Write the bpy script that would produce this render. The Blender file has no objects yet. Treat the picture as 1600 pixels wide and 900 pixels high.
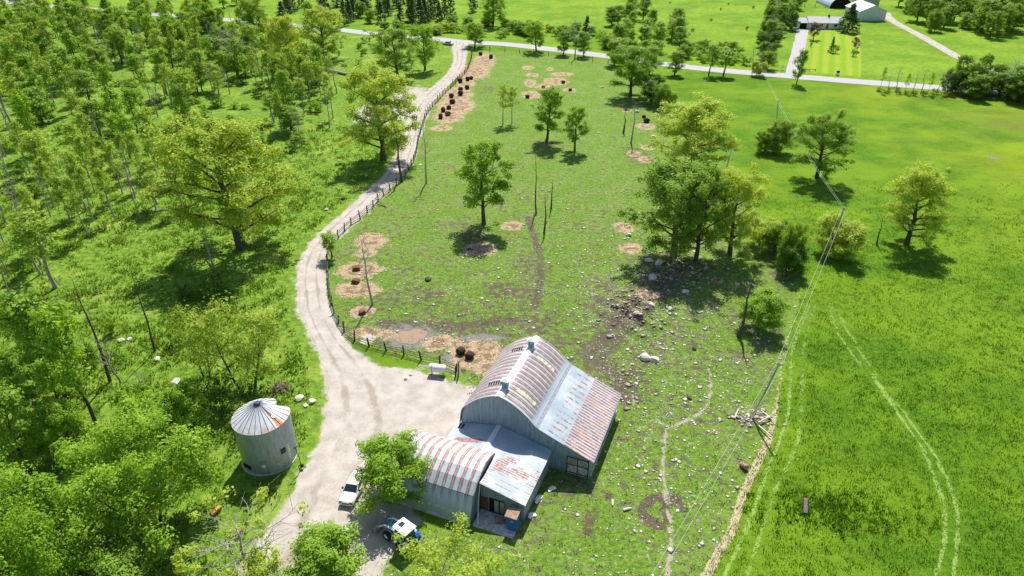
import bpy, math, random
import numpy as np
from mathutils import Vector, Matrix
from mathutils.geometry import tessellate_polygon

scene = bpy.context.scene
COL = scene.collection
R = math.radians
rnd = random.Random(7)

# ------------------------------------------------------------------ camera, world, sun, exposure
CAM_H, PITCH, FPX = 59.0, R(31.0), 1081.0
cd = bpy.data.cameras.new('camera'); cam = bpy.data.objects.new('camera', cd); COL.objects.link(cam)
cam.location = (0, 0, CAM_H); cam.rotation_euler = (R(90) - PITCH, 0, 0)
cd.sensor_width = 36; cd.lens = 36 * FPX / 1600; cd.clip_end = 6000; cd.clip_start = 0.5
scene.camera = cam
SUN_EL, SUN_AZ = R(54), R(9)
w = bpy.data.worlds.new("World"); scene.world = w; w.use_nodes = True
nt = w.node_tree; bg = nt.nodes['Background']
sky = nt.nodes.new('ShaderNodeTexSky'); sky.sky_type = 'NISHITA'; sky.sun_disc = False
sky.sun_elevation = SUN_EL; sky.sun_rotation = SUN_AZ
nt.links.new(sky.outputs[0], bg.inputs[0]); bg.inputs[1].default_value = 0.1
sl = bpy.data.lights.new('sun', 'SUN'); sun = bpy.data.objects.new('sun', sl); COL.objects.link(sun)
sl.energy = 5.0; sl.angle = R(0.5); sl.color = (1, 0.95, 0.87)
sd = Vector((math.sin(SUN_AZ) * math.cos(SUN_EL), math.cos(SUN_AZ) * math.cos(SUN_EL), math.sin(SUN_EL)))
sun.rotation_euler = sd.to_track_quat('Z', 'Y').to_euler()
scene.view_settings.view_transform = 'Standard'; scene.view_settings.look = 'None'
scene.view_settings.exposure = 0.5; scene.view_settings.gamma = 1
try: scene.cycles.max_bounces = 6; scene.cycles.transparent_max_bounces = 6
except Exception: pass

# ------------------------------------------------------------------ survey helpers
CT, ST = math.cos(PITCH), math.sin(PITCH)
def P(x, y, h=0.0):
    """Ground point (metres) surveyed from a place in the photograph, at height h."""
    u = (x - 800) / FPX; v = (y - 450) / FPX
    dz = -ST - v * CT; t = (h - CAM_H) / dz
    return Vector((u * t, (CT - v * ST) * t, h))
def rowof(X, Y, Z):
    Z -= CAM_H; zc = Y * CT - Z * ST; return 450 + FPX * (-Y * ST - Z * CT) / zc
def hgt(bx, by, ty):
    b = P(bx, by); lo, hi = 0.0, 45.0
    for _ in range(30):
        m = (lo + hi) / 2
        if rowof(b.x, b.y, m) > ty: lo = m
        else: hi = m
    return lo
def scl(y): return (y + 199.6) * CT / CAM_H            # photo pixels per metre on the ground at row y
def PW(pts): return np.array([P(x, y)[:2] for x, y in pts])

# ------------------------------------------------------------------ node helpers
class NT:
    def __init__(s, name):
        s.m = bpy.data.materials.new(name); s.m.use_nodes = True
        s.t = s.m.node_tree; s.b = s.t.nodes['Principled BSDF']; s.o = s.t.nodes['Material Output']
    def n(s, t): return s.t.nodes.new(t)
    def L(s, a, b): s.t.links.new(a, b)
    def put(s, sock, v):
        if hasattr(v, 'is_output'): s.L(v, sock)
        else:
            if isinstance(v, (tuple, list)) and len(v) == 3 and sock.type == 'RGBA': v = (*v, 1)
            sock.default_value = v
    def pos(s, obj=False):
        if obj: return s.n('ShaderNodeTexCoord').outputs['Object']
        return s.n('ShaderNodeNewGeometry').outputs['Position']
    def noise(s, scale, detail=3, vec=None, rough=.6, sc=None):
        k = s.n('ShaderNodeTexNoise'); k.inputs['Scale'].default_value = scale
        k.inputs['Detail'].default_value = detail; k.inputs['Roughness'].default_value = rough
        if vec is None: vec = s.pos()
        if sc:
            mp = s.n('ShaderNodeMapping'); mp.inputs['Scale'].default_value = sc; s.L(vec, mp.inputs[0]); vec = mp.outputs[0]
        s.L(vec, k.inputs['Vector']); return k.outputs[0]
    def math(s, op, a, b=0.0, c=None, clamp=False):
        k = s.n('ShaderNodeMath'); k.operation = op; k.use_clamp = clamp
        s.put(k.inputs[0], a); s.put(k.inputs[1], b)
        if c is not None: s.put(k.inputs[2], c)
        return k.outputs[0]
    def step(s, v, lo, hi):
        k = s.n('ShaderNodeMapRange'); k.interpolation_type = 'SMOOTHSTEP'
        s.put(k.inputs['Value'], v); k.inputs['From Min'].default_value = lo; k.inputs['From Max'].default_value = hi
        return k.outputs[0]
    def mix(s, f, a, b, mode='MIX'):
        k = s.n('ShaderNodeMix'); k.data_type = 'RGBA'; k.blend_type = mode
        s.put(k.inputs[0], f); s.put(k.inputs[6], a); s.put(k.inputs[7], b); return k.outputs[2]
    def attr(s, name):
        k = s.n('ShaderNodeAttribute'); k.attribute_name = name; return k
    def sep(s, v):
        k = s.n('ShaderNodeSeparateXYZ'); s.L(v, k.inputs[0]); return k.outputs
    def sepc(s, v):
        k = s.n('ShaderNodeSeparateColor'); s.L(v, k.inputs[0]); return k.outputs
    def bump(s, h, strength=.5, dist=.1):
        k = s.n('ShaderNodeBump'); s.put(k.inputs['Strength'], strength); k.inputs['Distance'].default_value = dist
        s.put(k.inputs['Height'], h); s.L(k.outputs[0], s.b.inputs['Normal']); return k.outputs[0]
    def fin(s, color, rough=.9, metal=0, spec=.2):
        s.put(s.b.inputs['Base Color'], color); s.put(s.b.inputs['Roughness'], rough)
        s.put(s.b.inputs['Metallic'], metal); s.b.inputs['Specular IOR Level'].default_value = spec; return s.m

def plain(name, c, rough=.7, metal=0, var=.18, scale=3, spec=.3, bump=0):
    k = NT(name); nz = k.noise(scale, 4, k.pos(True))
    lo = tuple(x * (1 - var) for x in c); hi = tuple(min(1, x * (1 + var)) for x in c)
    col = k.mix(k.step(nz, .3, .7), lo, hi)
    if bump: k.bump(k.noise(scale * 4, 3, k.pos(True)), bump, .05)
    return k.fin(col, rough, metal, spec)

def leaf_mat(name, lo, hi, trans=.48):
    k = NT(name)
    oi = k.n('ShaderNodeObjectInfo').outputs['Random']
    t = k.attr('tint').outputs['Fac']
    f = k.math('ADD', k.math('MULTIPLY', t, .75), k.math('MULTIPLY', oi, .25))
    col = k.mix(f, lo, hi)
    d = k.n('ShaderNodeBsdfPrincipled'); k.put(d.inputs['Base Color'], col); d.inputs['Roughness'].default_value = .55
    d.inputs['Specular IOR Level'].default_value = .25
    tr = k.n('ShaderNodeBsdfTranslucent')
    k.L(k.mix(1.0, col, (1.25, 1.12, .45, 1), 'MULTIPLY'), tr.inputs[0])
    ms = k.n('ShaderNodeMixShader'); ms.inputs[0].default_value = trans
    k.L(d.outputs[0], ms.inputs[1]); k.L(tr.outputs[0], ms.inputs[2]); k.L(ms.outputs[0], k.o.inputs[0])
    return k.m

M = {}
M['leaf_yellow'] = leaf_mat('leaf_yellow', (.25, .38, .025), (.58, .70, .10))
M['leaf_bright'] = leaf_mat('leaf_bright', (.15, .31, .018), (.38, .58, .045))
M['leaf_mid'] = leaf_mat('leaf_mid', (.13, .27, .02), (.37, .55, .065))
M['leaf_lime'] = leaf_mat('leaf_lime', (.20, .34, .025), (.46, .60, .09))
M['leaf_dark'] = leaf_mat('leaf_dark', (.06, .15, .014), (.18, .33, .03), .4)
M['leaf_conifer'] = leaf_mat('leaf_conifer', (.04, .095, .018), (.10, .19, .03), .2)
M['leaf_red'] = leaf_mat('leaf_red', (.10, .035, .03), (.20, .09, .05), .3)
M['leaf_pink'] = leaf_mat('leaf_pink', (.25, .13, .06), (.42, .22, .12), .3)
M['grass'] = leaf_mat('grass', (.052, .145, .007), (.115, .235, .013), .4)
M['weed'] = leaf_mat('weed', (.085, .19, .018), (.27, .40, .06), .35)
M['pale_grass'] = leaf_mat('pale_grass', (.14, .31, .04), (.29, .43, .10), .3)
M['straw_blade'] = leaf_mat('straw_blade', (.40, .36, .17), (.62, .52, .30), .2)
M['bark'] = plain('bark', (.10, .085, .072), .95, var=.4, scale=6, spec=.1, bump=.5)
M['grey_bark'] = plain('grey_bark', (.36, .335, .31), .95, var=.35, scale=5, spec=.1, bump=.4)
M['stone'] = plain('stone', (.58, .54, .47), .9, var=.4, scale=.9, spec=.2, bump=.5)
M['rubble'] = plain('rubble', (.40, .325, .27), .9, var=.45, scale=.8, spec=.2, bump=.5)
M['dark_stone'] = plain('dark_stone', (.07, .065, .065), .9, var=.5, scale=3, bump=.5)
M['bale'] = plain('bale', (.06, .045, .036), .95, var=.6, scale=6, spec=.1, bump=.8)
M['straw_bale'] = plain('straw_bale', (.17, .10, .05), .95, var=.5, scale=6, spec=.1, bump=.8)
M['old_wood'] = plain('old_wood', (.15, .13, .11), .9, var=.4, scale=5, bump=.3)
M['dark_wood'] = plain('dark_wood', (.04, .034, .03), .9, var=.4, scale=5, bump=.3)
M['pale_wood'] = plain('pale_wood', (.62, .57, .50), .85, var=.2, scale=5)
M['white_paint'] = plain('white_paint', (.80, .80, .79), .45, var=.06, scale=2)
M['car_white'] = plain('car_white', (.80, .80, .80), .22, var=.02, spec=.6)
M['car_blue'] = plain('car_blue', (.45, .52, .66), .25, var=.05, spec=.6)
M['glass'] = plain('glass', (.02, .03, .035), .06, var=.2, spec=.7)
M['rubber'] = plain('rubber', (.022, .022, .023), .85, var=.3)
M['blue_paint'] = plain('blue_paint', (.025, .12, .45), .4, var=.25, scale=4, spec=.4)
M['turquoise'] = plain('turquoise', (.02, .42, .58), .4, var=.1, spec=.4)
M['door_blue'] = plain('door_blue', (.03, .15, .38), .6, var=.25, scale=3)
M['dark_metal'] = plain('dark_metal', (.05, .052, .055), .55, .5, var=.4, scale=5)
M['grey_metal'] = plain('grey_metal', (.38, .40, .42), .45, .5, var=.25, scale=3)
M['vent_blue'] = plain('vent_blue', (.22, .36, .46), .5, .2, var=.2, scale=4)
M['black'] = plain('black', (.012, .011, .012), .9, var=.3)
M['wire'] = plain('wire', (.50, .54, .50), .5, .3, var=.05)
M['rust'] = plain('rust', (.33, .11, .05), .85, var=.35, scale=4)
M['brown_roof'] = plain('brown_roof', (.30, .20, .14), .9, var=.3, scale=3)
M['green_panel'] = plain('green_panel', (.52, .56, .40), .6, var=.3, scale=2)
M['grey_roof'] = plain('grey_roof', (.42, .42, .46), .8, var=.12, scale=1.2)
M['pale_siding'] = plain('pale_siding', (.70, .78, .76), .7, var=.06, scale=1)
M['white_roof'] = plain('white_roof', (.62, .64, .67), .5, var=.06, scale=.5)
M['concrete'] = plain('concrete', (.50, .49, .46), .9, var=.3, scale=2, bump=.3)
M['pink_plastic'] = plain('pink_plastic', (.45, .20, .22), .6, var=.2)
M['purple_board'] = plain('purple_board', (.15, .10, .14), .8, var=.3)
M['ring_yellow'] = plain('ring_yellow', (.72, .70, .36), .7, var=.15)
M['orange'] = plain('orange', (.55, .21, .08), .85, var=.3)

def metal_wall(name, base, per=.22, rough=.5, streak=.35, axis=0):
    k = NT(name); v = k.pos(True); x = k.sep(v)
    wv = k.math('SINE', k.math('MULTIPLY', x[axis], 2 * math.pi / per))
    st = k.noise(1.2, 4, v, .65, (3, 3, .35)); dirt = k.noise(.7, 5, v)
    c = k.mix(k.step(st, .35, .75), tuple(q * (1 - streak) for q in base), base)
    c = k.mix(k.math('MULTIPLY', k.step(dirt, .55, .75), .35), c, (.30, .24, .19))
    c = k.mix(k.math('MULTIPLY', k.step(k.math('ADD', x[2], k.math('MULTIPLY', dirt, 1.2)), 1.3, .5), .6), c, (.22, .19, .15))
    c = k.mix(k.math('MULTIPLY', k.step(k.noise(2.0, 5, v, .7, (4, 4, .3)), .60, .72), .5), c, (.30, .17, .10))
    k.bump(wv, .5, .03)
    return k.fin(c, rough, .15, .4)
M['barn_wall'] = metal_wall('barn_wall', (.33, .43, .50))
M['barn_wall_side'] = metal_wall('barn_wall_side', (.38, .45, .48), axis=1)
M['shed_wall'] = metal_wall('shed_wall', (.34, .42, .44))

def stripe_roof(name, mode):
    """Rust on galvanised roof sheets, in the building's own metres: x across the barn, y along its ridge."""
    k = NT(name); v = k.pos(True); x, y, z = k.sep(v)
    n1 = k.noise(1.6, 4, v); n2 = k.noise(5, 4, v); big = k.noise(.35, 3, v)
    white = k.mix(k.step(big, .35, .65), (.31, .39, .46), (.46, .52, .56))
    rust = k.mix(k.step(n2, .3, .7), (.30, .075, .045), (.44, .17, .11))
    def band(c, per, lo, hi, wob=.05):
        t = k.math('ADD', c, k.math('MULTIPLY', k.math('SUBTRACT', n1, .5), wob))
        f = k.math('FRACT', k.math('DIVIDE', t, per))
        a = k.step(f, lo - .06, lo + .03); b = k.step(f, hi + .05, hi - .04)
        return k.math('MULTIPLY', a, b)
    if mode == 'arch':
        r = band(y, .80, .14, .72, .08)
        thin = band(y, .80, .42, .50, .05)
        r = k.math('MULTIPLY', r, k.math('SUBTRACT', 1.0, k.math('MULTIPLY', thin, .75)))
        ax = k.math('ABSOLUTE', x)
        r = k.math('MULTIPLY', r, k.step(ax, .35, .6))
        r = k.math('MULTIPLY', r, k.step(x, 4.15, 3.75))
        r = k.math('MULTIPLY', r, k.step(k.noise(.8, 4, v, .6, (.4, 2.2, 1)), .22, .42))
        rust = k.mix(k.step(n2, .3, .7), (.19, .065, .04), (.34, .145, .085)); wx = y
        white = k.mix(k.step(x, 4.0, 4.5), white, (.50, .60, .66))
    elif mode == 'lean':
        r1 = k.math('MULTIPLY', band(y, .46, .28, .78, .03), k.step(x, 7.75, 8.0))
        rows = band(x, 9.0, .5, .55)
        sp = k.math('MULTIPLY', band(y, .92, .30, .62, .25), k.step(k.noise(2.2, 4, v, .7, (1.0, .8, 1)), .42, .56))
        sp = k.math('MULTIPLY', sp, k.step(x, 8.0, 7.6)); sp = k.math('MULTIPLY', sp, k.step(x, 5.4, 6.2))
        r = k.math('MAXIMUM', r1, k.math('MULTIPLY', sp, .85))
        rust = k.mix(k.step(k.noise(.9, 4, v), .45, .62), (.24, .08, .05), (.42, .16, .055)); wx = y
    elif mode == 'quonset':
        r = band(x, .93, .25, .66, .14)
        drip = k.math('ADD', z, k.math('MULTIPLY', k.math('SUBTRACT', k.noise(2.2, 3, v, .6, (2.5, .1, .1)), .5), 2.6))
        r = k.math('MULTIPLY', r, k.step(drip, 2.3, 3.7))
        r = k.math('MULTIPLY', r, k.step(k.noise(3, 4, v, .6, (3, .4, .4)), .25, .45))
        core = band(x, .93, .40, .48, .05); r = k.math('MULTIPLY', r, k.math('SUBTRACT', 1.0, k.math('MULTIPLY', core, .45)))
        rust = k.mix(k.step(n2, .3, .7), (.25, .085, .045), (.40, .19, .12)); wx = x
        white = k.mix(k.step(k.noise(1.0, 4, v, .6, (3, .3, .3)), .35, .65), (.42, .50, .55), (.58, .62, .65))
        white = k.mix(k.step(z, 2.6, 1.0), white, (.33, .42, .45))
        white = k.mix(k.step(z, .55, .40), white, (.42, .41, .38))
    else:
        patch = k.step(k.noise(.45, 2, v, .5, (1, 1.3, 1)), .55, .60)
        near = k.math('MULTIPLY', k.step(y, -3.2, -3.9), k.step(y, -6.6, -5.9))
        near = k.math('MULTIPLY', near, k.step(x, 1.2, 2.0))
        sheet = k.math('MULTIPLY', k.math('MAXIMUM', band(y, .31, .2, .75, .1), k.step(k.noise(3.0, 4, v, .6, (1, .5, 1)), .54, .58)), k.step(k.noise(.55, 5, v, .7, (1.2, 1.6, 1)), .46, .50))
        r = k.math('MULTIPLY', sheet, near)
        lf = k.math('MULTIPLY', k.math('MULTIPLY', k.step(x, -.6, -1.0), k.step(x, -4.6, -4.2)), k.math('MULTIPLY', k.step(y, -2.6, -2.75), k.step(y, -3.5, -3.3)))
        r = k.math('MAXIMUM', r, k.math('MULTIPLY', lf, k.step(k.noise(6, 3, v), .38, .46)))
        low = k.math('MULTIPLY', band(y, .75, .4, .52, .06), k.math('MULTIPLY', k.step(k.noise(1.4, 3, v, .5, (.5, 2.4, 1)), .48, .54), k.step(y, -6.0, -6.4)))
        r = k.math('MAXIMUM', r, low)
        dots = k.math('MULTIPLY', band(y, .62, .45, .58, .05), k.math('MULTIPLY', band(x, .31, .3, .6, .05), k.step(n1, .40, .6)))
        r = k.math('MAXIMUM', r, k.math('MULTIPLY', dots, .45)); wx = y
        rust = k.mix(k.step(n2, .3, .7), (.24, .085, .055), (.38, .18, .12))
    grime = k.noise(1.0, 6, v, .7, (.5, 2.6, .5) if mode != 'quonset' else (2.6, .5, .5))
    white = k.mix(k.math('MULTIPLY', k.step(grime, .50, .72), .55), white, (.36, .33, .31))
    r = k.math('MULTIPLY', r, k.step(k.noise(3.2, 6, v, .75), .30, .50))
    bleed = k.math('MULTIPLY', k.step(k.noise(1.3, 6, v, .75, (.35, 3, .35) if mode != 'quonset' else (3, .35, .35)), .58, .72), .6)
    r = k.math('MAXIMUM', r, bleed if mode in ('arch', 'lean') else k.math('MULTIPLY', bleed, .4))
    wv = k.math('SINE', k.math('MULTIPLY', wx, 2 * math.pi / .16))
    k.bump(wv, .35, .02)
    return k.fin(k.mix(r, white, rust), .5, .05, .35)
for q in ('arch', 'lean', 'quonset', 'shed'): M['roof_' + q] = stripe_roof('roof_' + q, q)

# ------------------------------------------------------------------ mesh helpers
def mesh_np(name, V, Fc, mat, tint=None, smooth=False):
    """V (n,3), Fc (m,k) with constant k"""
    V = np.asarray(V, np.float32); Fc = np.asarray(Fc, np.int32); k = Fc.shape[1]
    me = bpy.data.meshes.new(name); me.vertices.add(len(V)); me.vertices.foreach_set('co', V.ravel())
    me.loops.add(Fc.size); me.loops.foreach_set('vertex_index', Fc.ravel())
    me.polygons.add(len(Fc)); me.polygons.foreach_set('loop_start', np.arange(0, Fc.size, k, dtype=np.int32))
    if smooth: me.polygons.foreach_set('use_smooth', np.ones(len(Fc), bool))
    me.update(calc_edges=True)
    if tint is not None:
        a = me.attributes.new('tint', 'FLOAT', 'POINT'); a.data.foreach_set('value', np.asarray(tint, np.float32))
    if mat: me.materials.append(mat)
    return me

class MB:
    def __init__(s): s.v = []; s.f = []
    def add(s, vs, fs):
        o = len(s.v); s.v += [tuple(v) for v in vs]; s.f += [tuple(i + o for i in f) for f in fs]; return s
    def box(s, c, d, rz=0, M4=None):
        x, y, z = (q / 2 for q in d); vs = []
        for sx, sy, sz in ((-1,-1,-1),(1,-1,-1),(1,1,-1),(-1,1,-1),(-1,-1,1),(1,-1,1),(1,1,1),(-1,1,1)):
            p = Vector((sx * x, sy * y, sz * z))
            if rz: p.rotate(Matrix.Rotation(rz, 3, 'Z'))
            if M4: p = M4 @ p
            vs.append(p + Vector(c))
        return s.add(vs, [(0,3,2,1),(4,5,6,7),(0,1,5,4),(1,2,6,5),(2,3,7,6),(3,0,4,7)])
    def tube(s, pts, rad, n=6, cap=True):
        pts = [Vector(p) for p in pts]
        if not hasattr(rad, '__len__'): rad = [rad] * len(pts)
        vs, fs = [], []; prev = None
        for i, p in enumerate(pts):
            d = (pts[min(i + 1, len(pts) - 1)] - pts[max(i - 1, 0)]).normalized()
            u = prev if prev is not None else (Vector((0, 0, 1)) if abs(d.z) < .9 else Vector((1, 0, 0)))
            u = (u - d * u.dot(d)).normalized(); prev = u; w_ = d.cross(u)
            for j in range(n):
                a = 2 * math.pi * j / n; vs.append(p + (u * math.cos(a) + w_ * math.sin(a)) * rad[i])
        for i in range(len(pts) - 1):
            for j in range(n):
                k = (j + 1) % n; fs.append((i*n+j, i*n+k, (i+1)*n+k, (i+1)*n+j))
        if cap: fs += [tuple(range(n - 1, -1, -1)), tuple(range((len(pts)-1)*n, len(pts)*n))]
        return s.add(vs, fs)
    def prism(s, poly, h0, h1, axis='z'):
        """poly in 2D; axis 'z': (x,y)->z ; 'y': (x,z)->y"""
        n = len(poly)
        if axis == 'z': vs = [(a, b, h0) for a, b in poly] + [(a, b, h1) for a, b in poly]
        elif axis == 'y': vs = [(a, h0, b) for a, b in poly] + [(a, h1, b) for a, b in poly]
        else: vs = [(h0, a, b) for a, b in poly] + [(h1, a, b) for a, b in poly]
        return s.add(vs, [tuple(range(n - 1, -1, -1)), tuple(range(n, 2 * n))] + [(i, (i+1) % n, (i+1) % n + n, i + n) for i in range(n)])
    def shell(s, prof, h0, h1, t, axis='y', cap=True):
        """a curved sheet: profile polyline, extruded, thickened by t outwards (profile runs so that its left is outside)"""
        out = []
        for i, p in enumerate(prof):
            a = Vector(prof[max(i-1, 0)]); b = Vector(prof[min(i+1, len(prof)-1)]); d = (b - a).normalized()
            out.append((p[0] - d.y * t, p[1] + d.x * t))
        n = len(prof); vs = []; mk = (lambda a, b, h: (a, h, b)) if axis == 'y' else (lambda a, b, h: (h, a, b))
        for h in (h0, h1): vs += [mk(a, b, h) for a, b in prof] + [mk(a, b, h) for a, b in out]
        fs = []
        for i in range(n - 1):
            fs += [(i, i+1, 2*n+i+1, 2*n+i), (n+i+1, n+i, 3*n+i, 3*n+i+1), (i+1, i, n+i, n+i+1), (2*n+i, 2*n+i+1, 3*n+i+1, 3*n+i)]
        fs += [(0, n, 3*n, 2*n), (2*n-1, n-1, 3*n-1, 4*n-1)]
        return s.add(vs, fs)
    def lathe(s, prof, n=24, c=(0, 0, 0), f=None):
        vs, fs = [], []
        for r, z in prof:
            for j in range(n):
                a = 2 * math.pi * j / n; q = f(a, z) if f else 1
                vs.append((c[0] + r * q * math.cos(a), c[1] + r * q * math.sin(a), c[2] + z))
        for i in range(len(prof) - 1):
            for j in range(n):
                k = (j + 1) % n; fs.append((i*n+j, i*n+k, (i+1)*n+k, (i+1)*n+j))
        return s.add(vs, fs)
    def mesh(s, name, mat, smooth=False):
        me = bpy.data.meshes.new(name); me.from_pydata([tuple(v) for v in s.v], [], s.f); me.update()
        if mat: me.materials.append(mat)
        if smooth:
            me.polygons.foreach_set('use_smooth', [True] * len(me.polygons))
        return me
    def build(s, name, mat, parent=None, smooth=False):
        import bmesh
        me = s.mesh(name, mat, smooth)
        b = bmesh.new(); b.from_mesh(me); bmesh.ops.recalc_face_normals(b, faces=b.faces); b.to_mesh(me); b.free()
        return link(name, me, parent)

def link(name, me, parent=None):
    o = bpy.data.objects.new(name, me); COL.objects.link(o)
    if parent: o.parent = parent
    return o
def tag(o, label=None, cat=None, group=None, kind=None):
    if label: o['label'] = label
    if cat: o['category'] = cat
    if group: o['group'] = group
    if kind: o['kind'] = kind
    return o
def thing(name, label, cat, loc=(0, 0, 0), rz=0, group=None):
    o = bpy.data.objects.new(name, None); COL.objects.link(o); o.empty_display_size = .5
    o.location = loc; o.rotation_euler = (0, 0, rz); return tag(o, label, cat, group)

# ------------------------------------------------------------------ layout (surveyed outlines)
LANE_L = [(704,64),(707,70),(710,90),(706,105),(697,118),(680,133),(665,145),(650,165),(641,180),(635,195),(628,222),(610,262),(590,285),(565,308),(540,330),(515,352),(497,368),(482,388),(472,405),(467,425),(466,450),(470,480),(478,505),(490,530),(503,560),(510,590),(513,620),(513,650),(508,675),(495,705),(478,735),(465,765),(450,790),(430,815),(405,850),(375,905),(340,960)]
LANE_R = [(734,66),(729,73),(728,88),(722,108),(712,120),(697,137),(683,152),(672,168),(665,185),(660,200),(652,222),(643,250),(625,280),(605,298),(580,325),(555,348),(535,365),(516,385),(509,400),(506,430),(508,460),(515,490),(527,515),(545,540),(565,560),(588,573),(610,577),(640,579),(668,588),(695,594),(692,606),(712,618),(727,630),(718,646),(700,660),(690,682),(655,690),(628,706),(600,740),(590,775),(600,792),(625,815),(632,842),(612,860),(590,890),(570,960)]
ROAD = [(-250,-22),(-60,-4),(60,8),(180,17),(300,27),(400,34),(525,46),(560,50),(600,54),(680,61),(720,65),(770,68),(800,70),(870,78),(950,88),(1060,103),(1150,112),(1200,116),(1260,121),(1320,126),(1400,132),(1480,138),(1550,143),(1600,147),(1720,156),(1900,168)]
FIELD_EDGE = [(955,95),(1000,128),(1050,172),(1085,205),(1120,250),(1150,290),(1195,345),(1245,400),(1250,455),(1232,520),(1215,620),(1195,690),(1170,740),(1140,830),(1105,900),(1060,1000)]
PASTURE = [(742,80),(800,80),(870,88)] + FIELD_EDGE + [(560,1000),(590,890),(640,830),(740,828),(700,690),(735,640),(720,590),(684,566),(626,553),(569,538),(544,525),(520,482),(512,430),(512,400),(530,371),(578,330),(620,289),(645,257),(655,216),(668,177),(700,142),(728,114),(736,95)]
WOOD = [(-900,-5),(-60,4),(300,34),(525,52),(700,70),(708,90),(697,118),(650,165),(628,222),(590,285),(515,352),(482,388),(467,425),(470,480),(490,530),(510,590),(513,650),(478,735),(405,850),(340,960),(-900,1200)]
STRAW = [(757,95,18,12),(740,112,26,12),(728,130,15,7),(714,148,24,13),(712,165,30,14),(700,182,24,10),(825,106,10,3),(832,117,11,3),(860,108,6,2.5),(878,116,18,3),(828,130,10,6),(850,136,14,5),(868,127,20,6),(890,141,11,3),(830,148,15,6),(800,353,18,8),(752,390,25,11),(580,376,26,13),(572,395,16,8),(563,422,36,14),(560,452,36,13),(566,487,20,9),(575,519,28,10),(605,522,16,8),(745,553,46,24),(690,536,32,12),(765,575,30,14),(1012,231,11,4),(1010,249,16,5),(975,355,17,8),(985,388,19,9),(1010,197,15,5),(978,172,9,3),(990,240,12,5),(690,200,18,5),(1010,465,18,10),(1120,440,10,5)]
TRACKS = [([(1268,470),(1240,540),(1235,600),(1228,660),(1197,740),(1165,830),(1128,905)],1),([(1274,475),(1256,540),(1253,620),(1246,690),(1215,760),(1190,830),(1165,905)],.8),
 ([(1295,470),(1308,515),(1350,575),(1400,640),(1440,700),(1465,760),(1476,800),(1475,850),(1460,905)],1),([(1302,480),(1330,525),(1370,590),(1430,670),(1468,725),(1492,785),(1496,840),(1488,905)],1),
 ([(1285,490),(1300,570),(1340,640),(1400,720),(1440,780),(1460,812)],.35),([(1290,480),(1312,570),(1355,640),(1420,730),(1462,790)],.3),([(1195,215),(1230,300),(1262,350),(1300,440)],.25)]
PATHS = [([(985,615),(1010,650),(1040,665)],.8),([(1108,575),(1110,610),(1100,640),(1060,662),(1042,668),(1038,700),(1036,730),(1040,770),(1045,800),(1048,850),(1040,910)],1),([(1022,660),(1012,690),(998,720)],.7),([(1070,700),(1072,760)],.3)]
MUDLINES = [([(1035,438),(1000,482),(962,520),(930,552)],3.6),([(600,505),(700,510),(800,500)],2.0),([(825,340),(840,390),(845,430),(835,480)],1.0),([(1030,777),(1014,782),(1006,795),(1009,808),(1020,818),(1034,823)],.62),([(1034,781),(1050,777),(1060,783),(1067,796)],.55),([(1038,770),(1042,815)],.4),([(930,560),(955,585),(985,620)],2),([(925,800),(918,830)],1)]
MUDBLOBS = [(740,505,210,55),(640,470,90,40),(830,420,40,40),(740,370,45,18),(850,226,30,9),(720,352,30,12),(575,430,30,25),(565,487,32,15),(860,515,120,60),(790,470,70,50),(690,490,90,40),(640,545,70,22),(750,560,60,28),(900,560,60,50),(1000,480,60,45),(1030,440,70,45),(960,540,60,40),(1060,420,90,30),(930,460,70,40),(1000,600,40,40),(890,760,60,22),(760,140,20,8),(735,120,30,14),(985,160,20,8),(1000,245,30,20),(1170,660,25,14),(1190,540,20,14),(1080,530,40,25),(925,600,55,60)]
LAWN = [(1255,112),(1345,120),(1345,60),(1340,40),(1262,48)]

# ------------------------------------------------------------------ ground sheet
def axis(a0, seg):
    out = [a0]
    while out[-1] < seg[-1][0]:
        q = out[-1]
        for lim, d in seg:
            if q < lim: break
        out.append(q + d)
    return out
xs = [-3200, -1800, -1000, -600, -430] + axis(-330, [(-120, 1.6), (-75, .8), (80, .42), (120, .8), (330, 1.6)]) + [430, 600, 1000, 1800, 3200]
ys = [-2500, -1200, -500, -200, -60, 0, 25]; q = 36.0
while q < 430: ys.append(q); q += max(.38, .8 * (q * q + CAM_H ** 2) / (CAM_H * FPX))
ys += [480, 600, 900, 1500, 2600, 4200]
XX, YY = np.meshgrid(np.array(xs), np.array(ys)); G = np.stack([XX.ravel(), YY.ravel()], 1)
def inside(poly, pts):
    r = np.zeros(len(pts), bool); x, y = pts[:, 0], pts[:, 1]; n = len(poly)
    for i in range(n):
        x1, y1 = poly[i]; x2, y2 = poly[(i + 1) % n]
        if y1 == y2: continue
        c = (y1 > y) != (y2 > y); r ^= c & (x < (x2 - x1) * (y - y1) / (y2 - y1) + x1)
    return r
def dline(pl, pts, closed=False, cut=14):
    d = np.full(len(pts), 1e3, np.float32); n = len(pl)
    for i in range(n if closed else n - 1):
        a, b = pl[i], pl[(i + 1) % n]
        lo = np.minimum(a, b) - cut; hi = np.maximum(a, b) + cut
        m = np.nonzero(((pts > lo) & (pts < hi)).all(1))[0]
        if not len(m): continue
        p = pts[m]; ab = b - a; t = np.clip(((p - a) @ ab) / max(ab @ ab, 1e-9), 0, 1)
        d[m] = np.minimum(d[m], np.linalg.norm(p - a - t[:, None] * ab, axis=1))
    return d
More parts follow.
